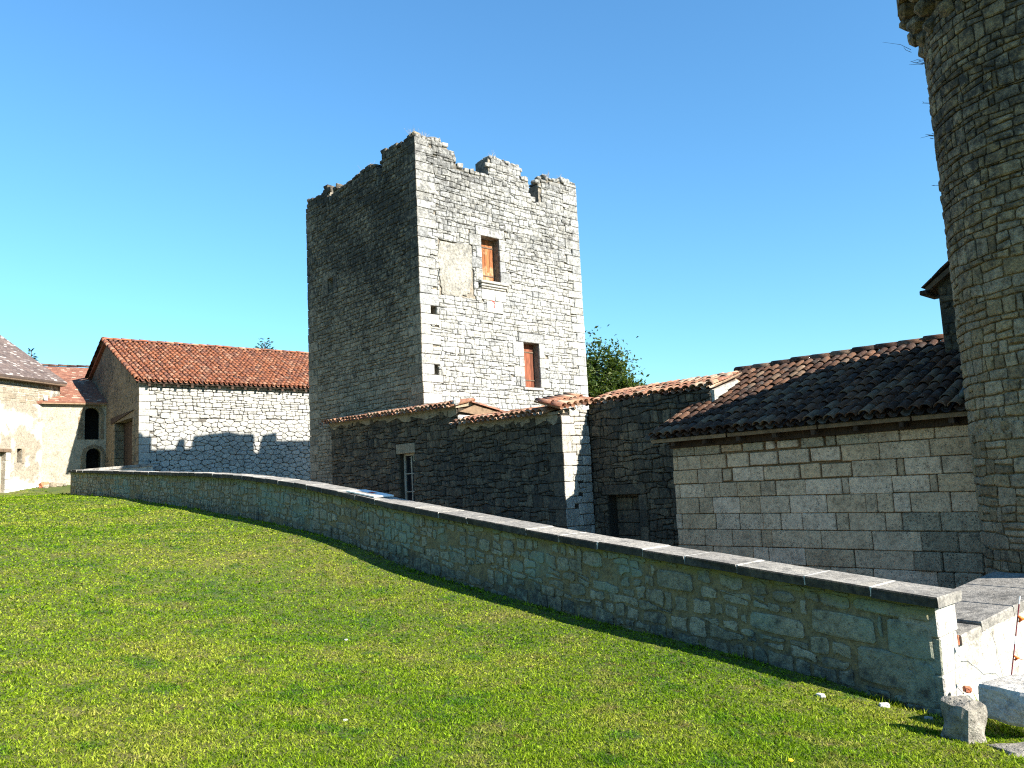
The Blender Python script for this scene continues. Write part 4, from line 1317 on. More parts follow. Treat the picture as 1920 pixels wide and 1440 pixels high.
# ------------------------------------------------------------------ plastered house between barn and left house
PR = np.array([-17.89, 35.2, 0.0])
pd = dirn(54)
PH = thing('plastered_house', (PR[0], PR[1], 2), 'cream plastered house with two arched openings and brown flat tile roof', 'house')
FP = Fac(PR, pd)                                     # u negative towards the left house
def arch_wall(root, fac, u0, u1, z0, z1, arches, mat, thick=.4):
    """wall with round-headed openings (uc, half width, bottom, spring height)"""
    cuts = sorted(arches, key=lambda a: a[2])
    uc, hw = cuts[0][0], max(a[1] for a in cuts)
    mb = MB()
    def quad(a, b, c, d):
        for w in (0, -thick):
            P = [(*a, w), (*b, w), (*c, w), (*d, w)]
            mb.add(fac.M(np.array(P)), [(0, 1, 2, 3) if w == 0 else (3, 2, 1, 0)])
    lo, hi = uc - hw - .05, uc + hw + .05
    quad((u0, z0), (lo, z0), (lo, z1), (u0, z1))
    quad((hi, z0), (u1, z0), (u1, z1), (hi, z1))
    z = z0
    for (c, h, zb, zs) in cuts:
        if zb > z:
            quad((lo, z), (hi, z), (hi, zb), (lo, zb))
        quad((lo, zb), (c - h, zb), (c - h, zs), (lo, zs))
        quad((c + h, zb), (hi, zb), (hi, zs), (c + h, zs))
        zt = zs + h + .06
        n = 12
        pts = [(c + h * math.cos(math.pi * k / n), zs + h * math.sin(math.pi * k / n)) for k in range(n + 1)]
        for k in range(n):
            (x0, y0), (x1, y1) = pts[k], pts[k + 1]
            X0 = hi if k == 0 else x0
            X1 = lo if k == n - 1 else x1
            if k == 0:
                quad((hi, zs), (hi, zt), (x1, zt), (x1, y1))
                mb.add(fac.M(np.array([(x0, y0, 0), (hi, zs, 0), (x1, y1, 0)])), [(0, 1, 2)])
            elif k == n - 1:
                quad((x0, y0), (x0, zt), (lo, zt), (lo, zs))
                mb.add(fac.M(np.array([(x0, y0, 0), (lo, zs, 0), (x1, y1, 0)])), [(0, 1, 2)])
            else:
                quad((x0, y0), (x0, zt), (x1, zt), (x1, y1))
            mb.add(fac.M(np.array([(x0, y0, 0), (x1, y1, 0), (x1, y1, -thick), (x0, y0, -thick)])), [(0, 1, 2, 3)])
        for sx in (-1, 1):
            mb.add(fac.M(np.array([(c + sx * h, zb, 0), (c + sx * h, zs, 0), (c + sx * h, zs, -thick), (c + sx * h, zb, -thick)])), [(0, 1, 2, 3)])
        mb.add(fac.M(np.array([(c - h, zb, 0), (c + h, zb, 0), (c + h, zb, -thick), (c - h, zb, -thick)])), [(0, 1, 2, 3)])
        z = zt
    quad((lo, z), (hi, z), (hi, z1), (lo, z1))
    return mb.build('wall', mat, root)
arches = [(-.47, .30, 2.2, 3.75), (-.57, .325, 4.42, 5.5)]
arch_wall(PH, FP, -2.6, .4, 1.6, 6.12, arches, M['plaster'])
V, F = obox(FP.O, FP.d, K, FP.n, -2.6, .4, 1.6, 6.1, -1.4, -1.3)
mesh_obj('room_darkness', V, F, M['black'], PH)
for (c, h, zb, zs) in arches:
    st = []
    n = 9
    for k in range(n):
        a0, a1 = math.pi * k / n, math.pi * (k + 1) / n
        r0, r1 = h + .003, h + rng.uniform(.15, .2)
        P = np.array([(c + r0 * math.cos(a0), zs + r0 * math.sin(a0)), (c + r1 * math.cos(a0), zs + r1 * math.sin(a0)), (c + r1 * math.cos(a1), zs + r1 * math.sin(a1)), (c + r0 * math.cos(a1), zs + r0 * math.sin(a1))])
        st.append(stone_geo(P, FP, .012, .005, .03, .01))
    for sd in (-1, 1):
        z = zb
        while z < zs - .05:
            hh = min(rng.uniform(.22, .34), zs - z)
            l = rng.uniform(.14, .24)
            a, b = (c - h - l, c - h) if sd < 0 else (c + h, c + h + min(l, .17))
            st.append(stone_geo(np.array([(a, z), (b, z), (b, z + hh), (a, z + hh)]), FP, .012, .005, .03, .012))
            z += hh
    emit(PH, st, M['gable'], 'arch_stone', 60)
vb_ = dirn(-36)
def uvquad(name, P, mat, root, th=.1):
    """sloping roof panel with metre-scaled UV for the tile courses"""
    P = [np.asarray(p, float) for p in P]
    ex = P[1] - P[0]
    ex /= np.linalg.norm(ex)
    nn = np.cross(ex, P[3] - P[0])
    nn /= np.linalg.norm(nn)
    ey = np.cross(nn, ex)
    V = P + [p - nn * th for p in P]
    F = [(0, 1, 2, 3), (7, 6, 5, 4), (0, 4, 5, 1), (1, 5, 6, 2), (2, 6, 7, 3), (3, 7, 4, 0)]
    o = mesh_obj(name, V, F, mat, root, origin=P[0])
    uv = o.data.uv_layers.new(name='UVMap')
    for poly in o.data.polygons:
        for li in poly.loop_indices:
            v = np.array(o.data.vertices[o.data.loops[li].vertex_index].co)
            uv.data[li].uv = (float(v @ ex), float(v @ ey))
    return o
e0 = PR + FP.n * .22 + K * 6.02
rs2 = .46
def pr_pt(u, back):
    return e0 + pd * u + vb_ * back + K * back * rs2
uvquad('roof', [pr_pt(-3.2, 0), pr_pt(.3, 0), pr_pt(.3, 4.9), pr_pt(-3.2, 4.9)], M['redflat'], PH)
V, F = slab(PR + pd * -2.5 + FP.n * .2 + K * 5.93, pd, 2.8, 0, FP.n * -.05, .09)
mesh_obj('eave_board', V, F, M['wood_board'], PH)
ridge_tiles(PH, pr_pt(-3.4, 4.9) + K * .03, pr_pt(.6, 4.9) + K * .03, M['tile_brown'], 1.2)
V, F = tube([pr_pt(-2.35, .05) + K * .05, pr_pt(-2.33, .5) + K * .08, pr_pt(-2.3, 1.0) + K * .1], [.09, .08, .06], 6)
mesh_obj('mortar_fillet', V, F, M['fresh_block'], PH, smooth=True)

# ------------------------------------------------------------------ ochre house at the left edge
HI = np.array([-19.87, 33.76, 0.0])
hd = dirn(15)
hv = dirn(-75)
HS = thing('ochre_house', (HI[0], HI[1], 2), 'ochre rendered house with brown grey flat tile roof at the left edge', 'house')
FH = Fac(HI, hd)                                     # u negative towards the camera
slot, hdoor = (-1.2, -.96, 3.45, 4.02), (-2.6, -1.72, 1.6, 3.86)
core(HS, FH, [(-9, 7.0), (.9, 7.0)], 1.2, .5, M['house'], [slot, hdoor], 'wall', 0.0)
ph = rows_rubble(-2.8, .4, 5.9, 6.9, (.1, .17), (.2, .4), .012, .2)
ph = carve(ph, [])
emit(HS, lay(FH, ph, .012, .008, .04, .025), M['house_stone'], 'rubble_stone', 80)
V, F = obox(FH.O, FH.d, K, FH.n, slot[0] - .05, slot[1] + .05, slot[2] - .05, slot[3] + .05, -.55, -.4)
mesh_obj('slit_backing', V, F, M['black'], HS)
V, F = chbox(FH.O, FH.d, K, FH.n, -2.75, -1.5, 3.862, 4.0, -.3, .05, .01, .006)
mesh_obj('door_lintel', V, F, M['wood_beam'], HS)
V, F = obox(FH.O, FH.d, K, FH.n, -2.6, -1.72, 1.6, 3.86, -.3, -.22)
mesh_obj('door', V, F, M['frame'], HS)
for z in np.arange(2.0, 3.8, .38):
    V, F = chbox(FH.O, FH.d, K, FH.n, -1.718, -1.5, z + .004, z + .37, -.2, .02, .012, .005)
    mesh_obj('jamb_stone', V, F, M['fresh_block'], HS)
for sd in (slot[0] - .13, slot[1]):
    V, F = chbox(FH.O, FH.d, K, FH.n, sd, sd + .13, 3.42, 4.05, -.2, .02, .012, .01)
    mesh_obj('slit_jamb', V, F, M['house_stone'], HS)
h0 = HI + FH.n * .35 + K * 6.92
def hr(u, back):
    return h0 + hd * u + hv * back + K * back * .66
uvquad('roof', [hr(-9, 0), hr(.95, 0), hr(.95, 5.0), hr(-9, 5.0)], M['slate'], HS)
uvquad('rear_roof', [hr(.95, 10) - K * 6.6, hr(-9, 10) - K * 6.6, hr(-9, 5.0), hr(.95, 5.0)], M['slate'], HS)
V, F = hexa([HI + hd * .9 + K * 1.2, HI + hd * .5 + K * 1.2, HI + hd * .5 + hv * 9.2 + K * 1.2, HI + hd * .9 + hv * 9.2 + K * 1.2, HI + hd * .9 + K * 6.9, HI + hd * .5 + K * 6.9, HI + hd * .5 + hv * 9.2 + K * 6.9, HI + hd * .9 + hv * 9.2 + K * 6.9])
mesh_obj('end_wall', V, F, M['house'], HS)
P = [HI + hd * q + p for q in (.5, .9) for p in (K * 6.9, hv * 9.2 + K * 6.9, hv * 4.65 + K * 9.95)]
mesh_obj('gable_peak', P, [(0, 1, 2), (5, 4, 3), (0, 3, 4, 1), (1, 4, 5, 2), (2, 5, 3, 0)], M['house'], HS)
V, F = slab(HI + hd * -9 + FH.n * .33 + K * 6.76, hd, 9.9, 0, FH.n * -.3, .06)
mesh_obj('soffit', V, F, M['wood_beam'], HS)
# rubble heap at the foot of the plaster wall
for i, (x, y, s) in enumerate(((-19.55, 33.5, .2), (-19.3, 33.62, .17), (-19.05, 33.75, .14), (-19.4, 33.35, .12), (-18.85, 33.8, .1))):
    V, F = chbox((x, y, LZ(x, y) + s * .45), dirn(20 + 31 * i), dirn(110 + 31 * i), K, -s, s, -s * .7, s * .7, -s * .7, s * .6, .05, .04)
    tag(mesh_obj('fallen_stone', V, F, M['house_stone'] if i else M['brick']), ['reddish fallen block at the left end of the heap below the plastered house', 'largest pale fallen stone beside the reddish block of the heap', 'pale fallen stone in the middle of the heap below the plastered house', 'small pale stone lying in front of the reddish block of the heap', 'smallest pale stone at the right end of the heap near the terrace wall'][i], 'stone', 'heap of stones by the plastered house')

# ------------------------------------------------------------------ terrace wall
RW = thing('terrace_wall', W(-4.4, -8, 0), 'long low sloping retaining wall of greenish mortared rubble with grey coping along the lawn', 'wall')
TW = .42
bs_ = np.concatenate([np.arange(-13.44, 16.8, .35), [16.8]])
class Along:
    """wall face that follows the plan curve: u = -b measured along the wall, z = height above the sloping top line"""
    def M(s, uzw):
        uzw = np.atleast_2d(uzw)
        b = -uzw[:, 0]
        a = np.interp(b, WB, [w[0] for w in WALL])
        zt = np.interp(b, WB, [w[2] for w in WALL])
        P = C0 + np.outer(a - uzw[:, 2], E1) + np.outer(b, E2)
        P[:, 2] = zt + uzw[:, 1]
        return P
RF = Along()
CT = .09                                            # coping thickness
V, F = [], []
for b in bs_:
    for zz, w in ((-CT, -.012), (-1.9, -.012), (-1.9, -TW), (-CT, -TW)):
        V.append(RF.M(np.array([[-b, zz, w]]))[0])
for i in range(len(bs_) - 1):
    for k in range(4):
        F.append((4 * i + k, 4 * i + (k + 1) % 4, 4 * i + 4 + (k + 1) % 4, 4 * i + 4 + k))
F += [(0, 1, 2, 3), tuple(4 * (len(bs_) - 1) + k for k in (3, 2, 1, 0))]
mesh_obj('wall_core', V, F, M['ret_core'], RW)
big = [(12.73, 13.42, -.235, -.125), (13.02, 13.42, -.56, -.25), (12.30, 12.92, -.52, -.30), (11.62, 12.22, -.62, -.45), (12.72, 13.2, -.86, -.55), (13.2, 13.42, -.95, -.58), (11.9, 12.15, -.3, -.2), (9.3, 9.62, -.32, -.14), (7.75, 7.98, -.42, -.22), (-5.3, -4.9, -.36, -.13), (10.45, 10.95, -.4, -.2)]
pw_ = rows_rubble(-16.7, 13.42, -1.1, -CT - .01, (.07, .19), (.1, .38), .03, .25)
pw_ = [clip_half(p, 0, 1, -CT - .012) for p in pw_]
pw_ = [p for p in pw_ if p is not None and len(p) > 2 and area(p) > .003]
pw_ = carve(pw_, [(a - .03, b + .03, c - .03, d + .03) for a, b, c, d in big])
sel = []
for p in pw_:
    c = p.mean(0)
    q = c + (p - c) * rng.uniform(.6, .96)
    if rng.random() < .9 and area(q) > .0022:
        sel.append(q)
st = lay(RF, sel, .006, .003, .04, .022, .012)
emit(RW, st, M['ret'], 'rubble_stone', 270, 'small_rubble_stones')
for (a, b, c, d) in big:
    g = stone_geo(np.array([(a, c), ((a + b) / 2, c - .012), (b, c + .005), (b - .01, d), ((a + b) / 2, d + .01), (a + .012, d - .008)]), RF, .016, .006, .05, .03)
    mesh_obj('squared_stone', g[0], g[1], M['ret'], RW)
# end of the wall, dressed blocks in sunlight
FE = Fac(W(-4.44, -13.44), E1)
mb = []
z = -1.3
for i in range(6):
    h = [.32, .24, .3, .28, .3, .3][i]
    z1_ = min(z + h, .49 - CT - .002)
    if z1_ - z > .03:
        V, F = chbox(FE.O, FE.d, K, FE.n, -.004 + rng.uniform(-.006, .006), TW - .01, z + .001, z1_ - .001, -.3, .02 + rng.uniform(0, .012), .012, .008)
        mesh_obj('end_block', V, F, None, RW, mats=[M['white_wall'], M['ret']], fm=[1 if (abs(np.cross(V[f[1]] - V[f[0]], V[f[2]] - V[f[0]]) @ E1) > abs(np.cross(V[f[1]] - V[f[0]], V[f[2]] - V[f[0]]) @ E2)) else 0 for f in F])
    z = z1_
# coping slabs
b = -13.52
while b < 16.7:
    L = rng.uniform(.58, .78)
    b1 = min(b + L, 16.86)
    if 16.86 - b1 < .3:
        b1 = 16.86
    g = .008
    V = []
    dz = rng.uniform(-.007, .007)
    for zz in (-CT, 0):
        for bb, w in ((b + g, .055), (b1 - g, .055), (b1 - g, -TW - .05), (b + g, -TW - .05)):
            V.append(RF.M(np.array([[-bb, zz + dz, w + rng.uniform(-.012, .012)]]))[0])
    V = np.array(V)
    # chamfered upper arrises: inset top ring
    top = V[4:].copy()
    ctr = top.mean(0)
    mid = top.copy()
    mid[:, 2] -= .014
    top = ctr + (top - ctr) * .975
    VV = np.concatenate([V[:4], mid, top])
    FF = [(0, 3, 2, 1), (8, 9, 10, 11)] + [(k, (k + 1) % 4, 4 + (k + 1) % 4, 4 + k) for k in range(4)] + [(4 + k, 4 + (k + 1) % 4, 8 + (k + 1) % 4, 8 + k) for k in range(4)]
    fm = [0, 0] + [1, 0, 0, 0] + [1, 0, 0, 0]
    mesh_obj('coping_slab', VV, FF, None, RW, mats=[M['coping'], M['coping_edge']], fm=fm)
    if b1 < 16.8:
        V = [RF.M(np.array([[-bb, zz, w]]))[0] for zz in (-CT + .004, -.003) for bb, w in ((b1 - .012, .045), (b1 + .012, .045), (b1 + .012, -TW - .04), (b1 - .012, -TW - .04))]
        mesh_obj('mortar_joint', np.array(V), BOXF, M['fresh_block'], RW)
    b = b1

# return wall towards the barn corner
p0, p1 = W(-3.6, 16.62, 2.93), np.array([-13.95, 31.0, 3.07])
dd = (p1 - p0) * np.array([1, 1, 0])
LL = np.linalg.norm(dd)
dd /= LL
RB = thing('return_wall', p0 - K * 1.2, 'short coped wall running from the far end of the terrace wall to the barn', 'wall')
nn = np.cross(dd, K)
V, F = hexa([p0 + nn * .2 - K * 1.8, p1 + nn * .2 - K * 1.8, p1 - nn * .2 - K * 1.8, p0 - nn * .2 - K * 1.8, p0 + nn * .2 - K * .1, p1 + nn * .2 - K * .1, p1 - nn * .2 - K * .1, p0 - nn * .2 - K * .1])
mesh_obj('wall_core', V, F, M['white_wall'], RB)
kk = 5
for i in range(kk):
    q0, q1 = p0 + (p1 - p0) * (i / kk) + dd * .004, p0 + (p1 - p0) * ((i + 1) / kk) - dd * .004
    V, F = hexa([q0 + nn * .25 - K * .1, q1 + nn * .25 - K * .1, q1 - nn * .25 - K * .1, q0 - nn * .25 - K * .1, q0 + nn * .25, q1 + nn * .25, q1 - nn * .25, q0 - nn * .25])
    mesh_obj('coping_slab', V, F, M['coping'], RB)

# ------------------------------------------------------------------ low bright wall at the right, with stepped coping
LW = thing('low_ramp_wall', W(-3.6, -13.4, -.8), 'low sunlit white stone wall with broad grey coping beside the round tower', 'wall')
w0, w1 = np.array([3.80, 7.36, .0]), np.array([5.35, 8.36, .0])
wd = (w1 - w0) / np.linalg.norm(w1 - w0)
wn = np.cross(wd, K)
FW_ = Fac(w0, wd)
V, F = hexa([FW_.M(np.array([[u, z, w]]))[0] for zz in (0, 1) for u, w in ((-.02, 0), (2.2, 0), (2.2, -.7), (-.02, -.7)) for z in [(-1.3 if zz == 0 else .0 + .12 * u)]])
mesh_obj('wall_core', V, F, M['white_wall'], LW)
pe = rows_rubble(.0, 2.2, -1.1, .2, (.2, .32), (.35, .7), .006, .1)
pe = under(pe, [(0, -.02), (2.2, .24)], .1)
emit(LW, lay(FW_, pe, .006, .002, .05, .02), M['white_wall'], 'wall_block', 60)
for (ua, ub, dz) in ((.02, .36, .0), (.37, .95, .03), (.96, 1.6, .03), (1.61, 2.2, .03)):
    V = []
    for zz in (0, .085):
        for u, w in ((ua, .05), (ub, .05), (ub, -.75), (ua, -.75)):
            V.append(FW_.M(np.array([[u, .005 + .12 * u + dz + zz, w]]))[0])
    V = np.array(V)
    top = V[4:].copy()
    mid = top.copy()
    mid[:, 2] -= .013
    c = top.mean(0)
    top = c + (top - c) * .975
    mesh_obj('coping_slab', np.concatenate([V[:4], mid, top]), [(0, 3, 2, 1), (8, 9, 10, 11)] + [(k, (k + 1) % 4, 4 + (k + 1) % 4, 4 + k) for k in range(4)] + [(4 + k, 4 + (k + 1) % 4, 8 + (k + 1) % 4, 8 + k) for k in range(4)], M['coping'], LW)
V, F = chbox(FW_.O, FW_.d, K, FW_.n, -.0, .03, .005, .09, -.5, .03, .006)
mesh_obj('brick_end', V, F, M['brick'], LW)
crk = [(.62, .07), (.63, -.02), (.66, -.09), (.655, -.17), (.69, -.27), (.72, -.38), (.735, -.5)]
mb = MB()
for (a, b) in zip(crk, crk[1:]):
    mb.add(FW_.M(np.array([(a[0] - .004, a[1], .0125), (b[0] - .004, b[1], .0125), (b[0] + .004, b[1], .0125), (a[0] + .004, a[1], .0125)])), [(0, 1, 2, 3)])
mb.build('crack', M['gable'], LW)

# ------------------------------------------------------------------ loose blocks, brick bits
def boulder(name, c, sx, sy, sz, rot, label, mat, seed, sub=3, rough=.06, tilt=0.0, cut=.35):
    import bmesh
    bm = bmesh.new()
    bmesh.ops.create_cube(bm, size=2)
    bmesh.ops.bevel(bm, geom=bm.edges[:], offset=cut, segments=2, profile=.6, affect='EDGES')
    bmesh.ops.subdivide_edges(bm, edges=bm.edges[:], cuts=sub, use_grid_fill=True)
    r = np.random.default_rng(seed)
    fr = [(r.uniform(1.5, 5, 3), r.uniform(0, 6), r.uniform(.3, 1)) for _ in range(9)]
    R = Matrix.Rotation(rot, 3, 'Z') @ Matrix.Rotation(tilt, 3, 'X')
    for v in bm.verts:
        p = np.array(v.co)
        d = sum(a * math.sin(float(f @ p) + ph) for f, ph, a in fr) / 5 * rough
        n = Vector(p / (np.linalg.norm(p) + 1e-6))
        q = v.co + n * d * 3
        v.co = R @ Vector((q[0] * sx, q[1] * sy, q[2] * sz))
    me = bpy.data.meshes.new(name)
    bm.to_mesh(me)
    bm.free()
    me.materials.append(mat)
    o = bpy.data.objects.new(name, me)
    COL.objects.link(o)
    o.location = c
    return tag(o, label, 'stone')
boulder('loose_block', (3.22, 6.25, -.33), .125, .12, .19, .5, 'upright rough pointed stone leaning at the end of the terrace wall', M['block'], 3, 3, .10, .12, .5)
boulder('loose_block', (3.84, 6.5, -.24), .28, .2, .135, .45, 'large squared pale block raised on a flat slab beside the low wall', M['white_wall'], 5, 3, .05, .0, .25)
boulder('loose_block', (3.55, 5.98, -.49), .26, .16, .09, .1, 'low broken slab lying in the grass below the squared block', M['block'], 8, 3, .10, -.1, .4)
for i, (x, y, z, s, m) in enumerate(((3.52, 6.85, -.33, .035, 'brick'), (3.66, 6.98, -.27, .04, 'brick'), (3.30, 6.95, -.48, .03, 'fresh_block'), (3.46, 6.7, -.47, .04, 'fresh_block'))):
    o = boulder('brick_fragment' if m == 'brick' else 'stone_chip', (x, y, z), s, s * .7, s * .6, i * 1.3, '', M[m], 20 + i, 1, .1, .2, .4)
    tag(o, ['red brick fragment lying behind the upright pointed stone', 'red brick fragment lying behind the large squared block', 'white chip at the corner of the terrace wall end', 'white chip between the upright stone and the low wall'][i], 'brick' if m == 'brick' else 'stone', 'brick bits at the wall end' if m == 'brick' else 'stone chips at the wall end')

# electric fence post with its wires
fb, ft = np.array([3.93, 6.9, -.42]), np.array([4.16, 6.93, .47])
FP_ = thing('fence_post', tuple(fb), 'thin red and white fence post with orange clips in front of the low white wall', 'fence post')
n = 14
for i in range(n):
    V, F = tube([fb + (ft - fb) * (i / n), fb + (ft - fb) * ((i + 1) / n)], .005, 7)
    mesh_obj('post_band', V, F, M['post_white'] if i % 5 == 3 else M['post_red'], FP_, smooth=False)
for zz, s in ((.29, .03), (-.02, .022), (-.22, .014)):
    t = (zz - fb[2]) / (ft[2] - fb[2])
    p = fb + (ft - fb) * t
    V, F = tube([p + np.array([.005, 0, s * .8]), p + np.array([.03, -.01, 0]), p + np.array([.006, 0, -s * .9])], [.006, s * .8, .008], 8)
    mesh_obj('wire_clip', V, F, M['orange_plastic'], FP_, smooth=True)
    w = [p + np.array([.02 + q * .1, q * .02, -.03 * math.sin(q * 1.2) - q * .01]) for q in np.linspace(0, 12, 10)]
    V, F = tube(w, .0035, 5)
    mesh_obj('fence_wire', V, F, M['wire'], FP_, smooth=True)

# information panel lying on the coping
pb_ = -3.75
pa_, zt_, _ = wall_at(pb_)
_, zt2, _ = wall_at(pb_ + .5)
sv = (E2 * .5 + K * (zt2 - zt_))
sv /= np.linalg.norm(sv)
pn_ = np.cross(-E1, sv) * -1
pn_ = pn_ if pn_[2] > 0 else -pn_
PN = thing('information_panel', W(pa_ + .2, pb_, zt_), 'white panel with a red mark lying flat on the terrace wall coping', 'panel')
O = W(pa_ + .04, pb_ - .45, wall_at(pb_ - .45)[1]) + pn_ * .012
V, F = chbox(O, E1, sv, pn_, -.05, .36, 0, .95, 0, .03, .006)
mesh_obj('board', V, F, M['white_print'], PN)
V, F = obox(O, E1, sv, pn_, .14, .24, .35, .52, .0335, .0345)
mesh_obj('red_mark', V, F, M['red_print'], PN)
V, F = obox(O, E1, sv, pn_, .0, .1, .15, .8, .0335, .0345)
mesh_obj('grey_text_block', V, F, M['frame'], PN)

# ------------------------------------------------------------------ trees
def tree(name, base, height, crown_c, radii, nleaf, leaf, label, lm, seed, clumps=26, trunk=.16):
    r = np.random.default_rng(seed)
    T_ = thing(name, base, label, 'tree')
    base = np.asarray(base, float)
    cc = np.asarray(crown_c, float)
    V, F = tube([base - K * .5, base + (cc - base) * .4, cc - K * .1 * radii[2], cc + K * .6 * radii[2]], [trunk, trunk * .8, trunk * .5, trunk * .15], 8)
    mesh_obj('trunk', V, F, M['bark'], T_, smooth=True)
    ce = []
    for i in range(clumps):
        d = r.normal(size=3)
        d /= np.linalg.norm(d)
        q = cc + d * np.array(radii) * r.uniform(.45, 1.0)
        ce.append((q, r.uniform(.16, .36)))
        if i % 2 == 0:
            V, F = tube([cc - K * radii[2] * r.uniform(.2, .7), (cc + q) / 2 + r.normal(size=3) * .1, q], [trunk * .35, trunk * .2, trunk * .05], 5)
            mesh_obj('limb', V, F, M['bark'], T_, smooth=True)
    Vs = []
    for i in range(nleaf):
        q, s = ce[r.integers(len(ce))]
        p = q + r.normal(size=3) * s * np.array(radii) * .75
        n = r.normal(size=3)
        n[2] = abs(n[2]) + .3
        n /= np.linalg.norm(n)
        x = np.cross(n, r.normal(size=3))
        x /= np.linalg.norm(x)
        y = np.cross(n, x)
        l = leaf * r.uniform(.6, 1.3)
        Vs.append([p - x * l, p + y * l * .45 + n * l * .15, p + x * l, p - y * l * .45 + n * l * .15])
    Vs = np.array(Vs).reshape(-1, 3)
    mesh_obj('crown', Vs, [(4 * i, 4 * i + 1, 4 * i + 2, 4 * i + 3) for i in range(nleaf)], lm, T_, kind='stuff')
    return T_
tree('broadleaf_tree', (3.2, 34.5, 0), 8, (3.75, 34.5, 5.5), (1.5, 1.6, 1.75), 15000, .10, 'green broadleaf tree showing behind the right edge of the square tower', M['leaf'], 5, 44)
tree('broadleaf_tree', (5.2, 34.2, 0), 6, (4.95, 34.2, 5.3), (.8, .8, .6), 2200, .095, 'small leafy tree top right of the larger tree behind the outbuilding roof', M['leaf'], 11, 14, .1)
def conifer(base, top, rad, label, seed, n=1500):
    r = np.random.default_rng(seed)
    T_ = thing('conifer_tree', base, label, 'tree')
    base, top = np.asarray(base, float), np.asarray(top, float)
    V, F = tube([base, (base + top) / 2, top], [.2, .12, .02], 7)
    mesh_obj('trunk', V, F, M['bark'], T_, smooth=True)
    Vs = []
    for i in range(n):
        t = r.uniform(0, 1) ** .6
        h = top + (base - top) * t * .35
        a = r.uniform(0, 6.28)
        rr = rad * (.12 + t) * r.uniform(.1, 1)
        p = h + np.array([math.cos(a) * rr, math.sin(a) * rr, r.uniform(-.1, .25) + .25 * rr])
        d = np.array([math.cos(a), math.sin(a), r.uniform(-.1, .9)])
        d /= np.linalg.norm(d)
        s = np.cross(d, r.normal(size=3))
        s /= np.linalg.norm(s)
        l = r.uniform(.15, .35)
        Vs.append([p, p + d * l * .5 + s * .05, p + d * l, p + d * l * .5 - s * .05])
    Vs = np.array(Vs).reshape(-1, 3)
    mesh_obj('crown', Vs, [(4 * i, 4 * i + 1, 4 * i + 2, 4 * i + 3) for i in range(n)], M['needle'], T_, kind='stuff')
conifer((-18.6, 60, 1), (-18.6, 60, 13.3), 2.2, 'dark conifer tip just above the barn ridge', 3)
conifer((-27.3, 45, 2), (-27.2, 45, 10.5), .4, 'thin dark conifer tip behind the ochre house roof', 4, 420)

# ------------------------------------------------------------------ dry plants on the masonry
def tuft(name, p, n, h, spread, mat, label, group, seed, r0=.004, lean=(0, 0, 0)):
    r = np.random.default_rng(seed)
    mb = MB()
    p = np.asarray(p, float)
    for i in range(n):
        d = np.array([r.normal() * spread, r.normal() * spread, 1]) + np.asarray(lean)
        d /= np.linalg.norm(d)
        q = p + np.array([r.normal(), r.normal(), 0]) * .05
        L = h * r.uniform(.5, 1.1)
        bend = np.array([r.normal(), r.normal(), -.2]) * L * .2
        mb.add(*tube([q, q + d * L * .5, q + d * L + bend], [r0, r0 * .8, r0 * .4], 4))
    tag(mb.build(name, mat, origin=p), label, 'plant', group, 'stuff')
for i, (u, z, fac) in enumerate(((.05, 10.78, FR), (.45, 10.8, FR), (2.8, 10.8, FR), (5.0, 10.72, FR), (5.5, 10.76, FR), (-.4, 10.82, FL), (-2.3, 10.6, FL), (-2.7, 10.55, FL), (-3.3, 10.45, FL), (-5.3, 10.6, FL))):
    tuft('dry_grass_tuft', fac.M(np.array([[u, z, -.2]]))[0], 12, .3, .35, M['straw'], 'dry grass tuft growing on top of the square tower', 'dry grass on the square tower', 40 + i)
tang = ang_c + math.pi / 2 * -1
tdir = np.array([.4912, .871, 0])
tp = CAM * np.array([1, 1, 0]) + tdir * 11.3
left = np.array([-.871, .4912, 0])
for i, (z, n, h) in enumerate(((6.75, 9, .17), (6.2, 5, .09), (5.75, 6, .11), (5.1, 4, .06))):
    tuft('dead_twig_tuft', tp + K * z, n, h, .4, M['twig'], 'dead twigs sprouting from the left edge of the round tower', 'dead twigs on the round tower', 60 + i, .005, tuple(left * 2.5))
tuft('dead_twig_tuft', tp + left * .16 + K * 6.95, 2, .3, .2, M['twig'], 'dead twigs sprouting from the left edge of the round tower', 'dead twigs on the round tower', 66, .004, tuple(left * 1.2))

# ------------------------------------------------------------------ grass
NB = 1000000
r = np.exp(rng.uniform(math.log(2.6), math.log(41), NB))
az = np.radians(rng.uniform(-44, 40, NB))
x, y = r * np.sin(az), r * np.cos(az)
da, db = (x - C0[0]) * E1[0] + (y - C0[1]) * E1[1], (x - C0[0]) * E2[0] + (y - C0[1]) * E2[1]
wl = np.interp(db, WB, [w[0] for w in WALL])
keep = (da < wl + .02) & (db < 30)
keep |= (db < -13.5) & (((x - w0[0]) * wn[0] + (y - w0[1]) * wn[1]) > .03) & (da < 3)
hx = (x - HI[0]) * FH.n[0] + (y - HI[1]) * FH.n[1]
px_ = (x - PR[0]) * FP.n[0] + (y - PR[1]) * FP.n[1]
keep &= (hx > .02) & (px_ > .02)
x, y, r = x[keep], y[keep], r[keep]
n = len(x)
z = lawn_z(x, y) + .001
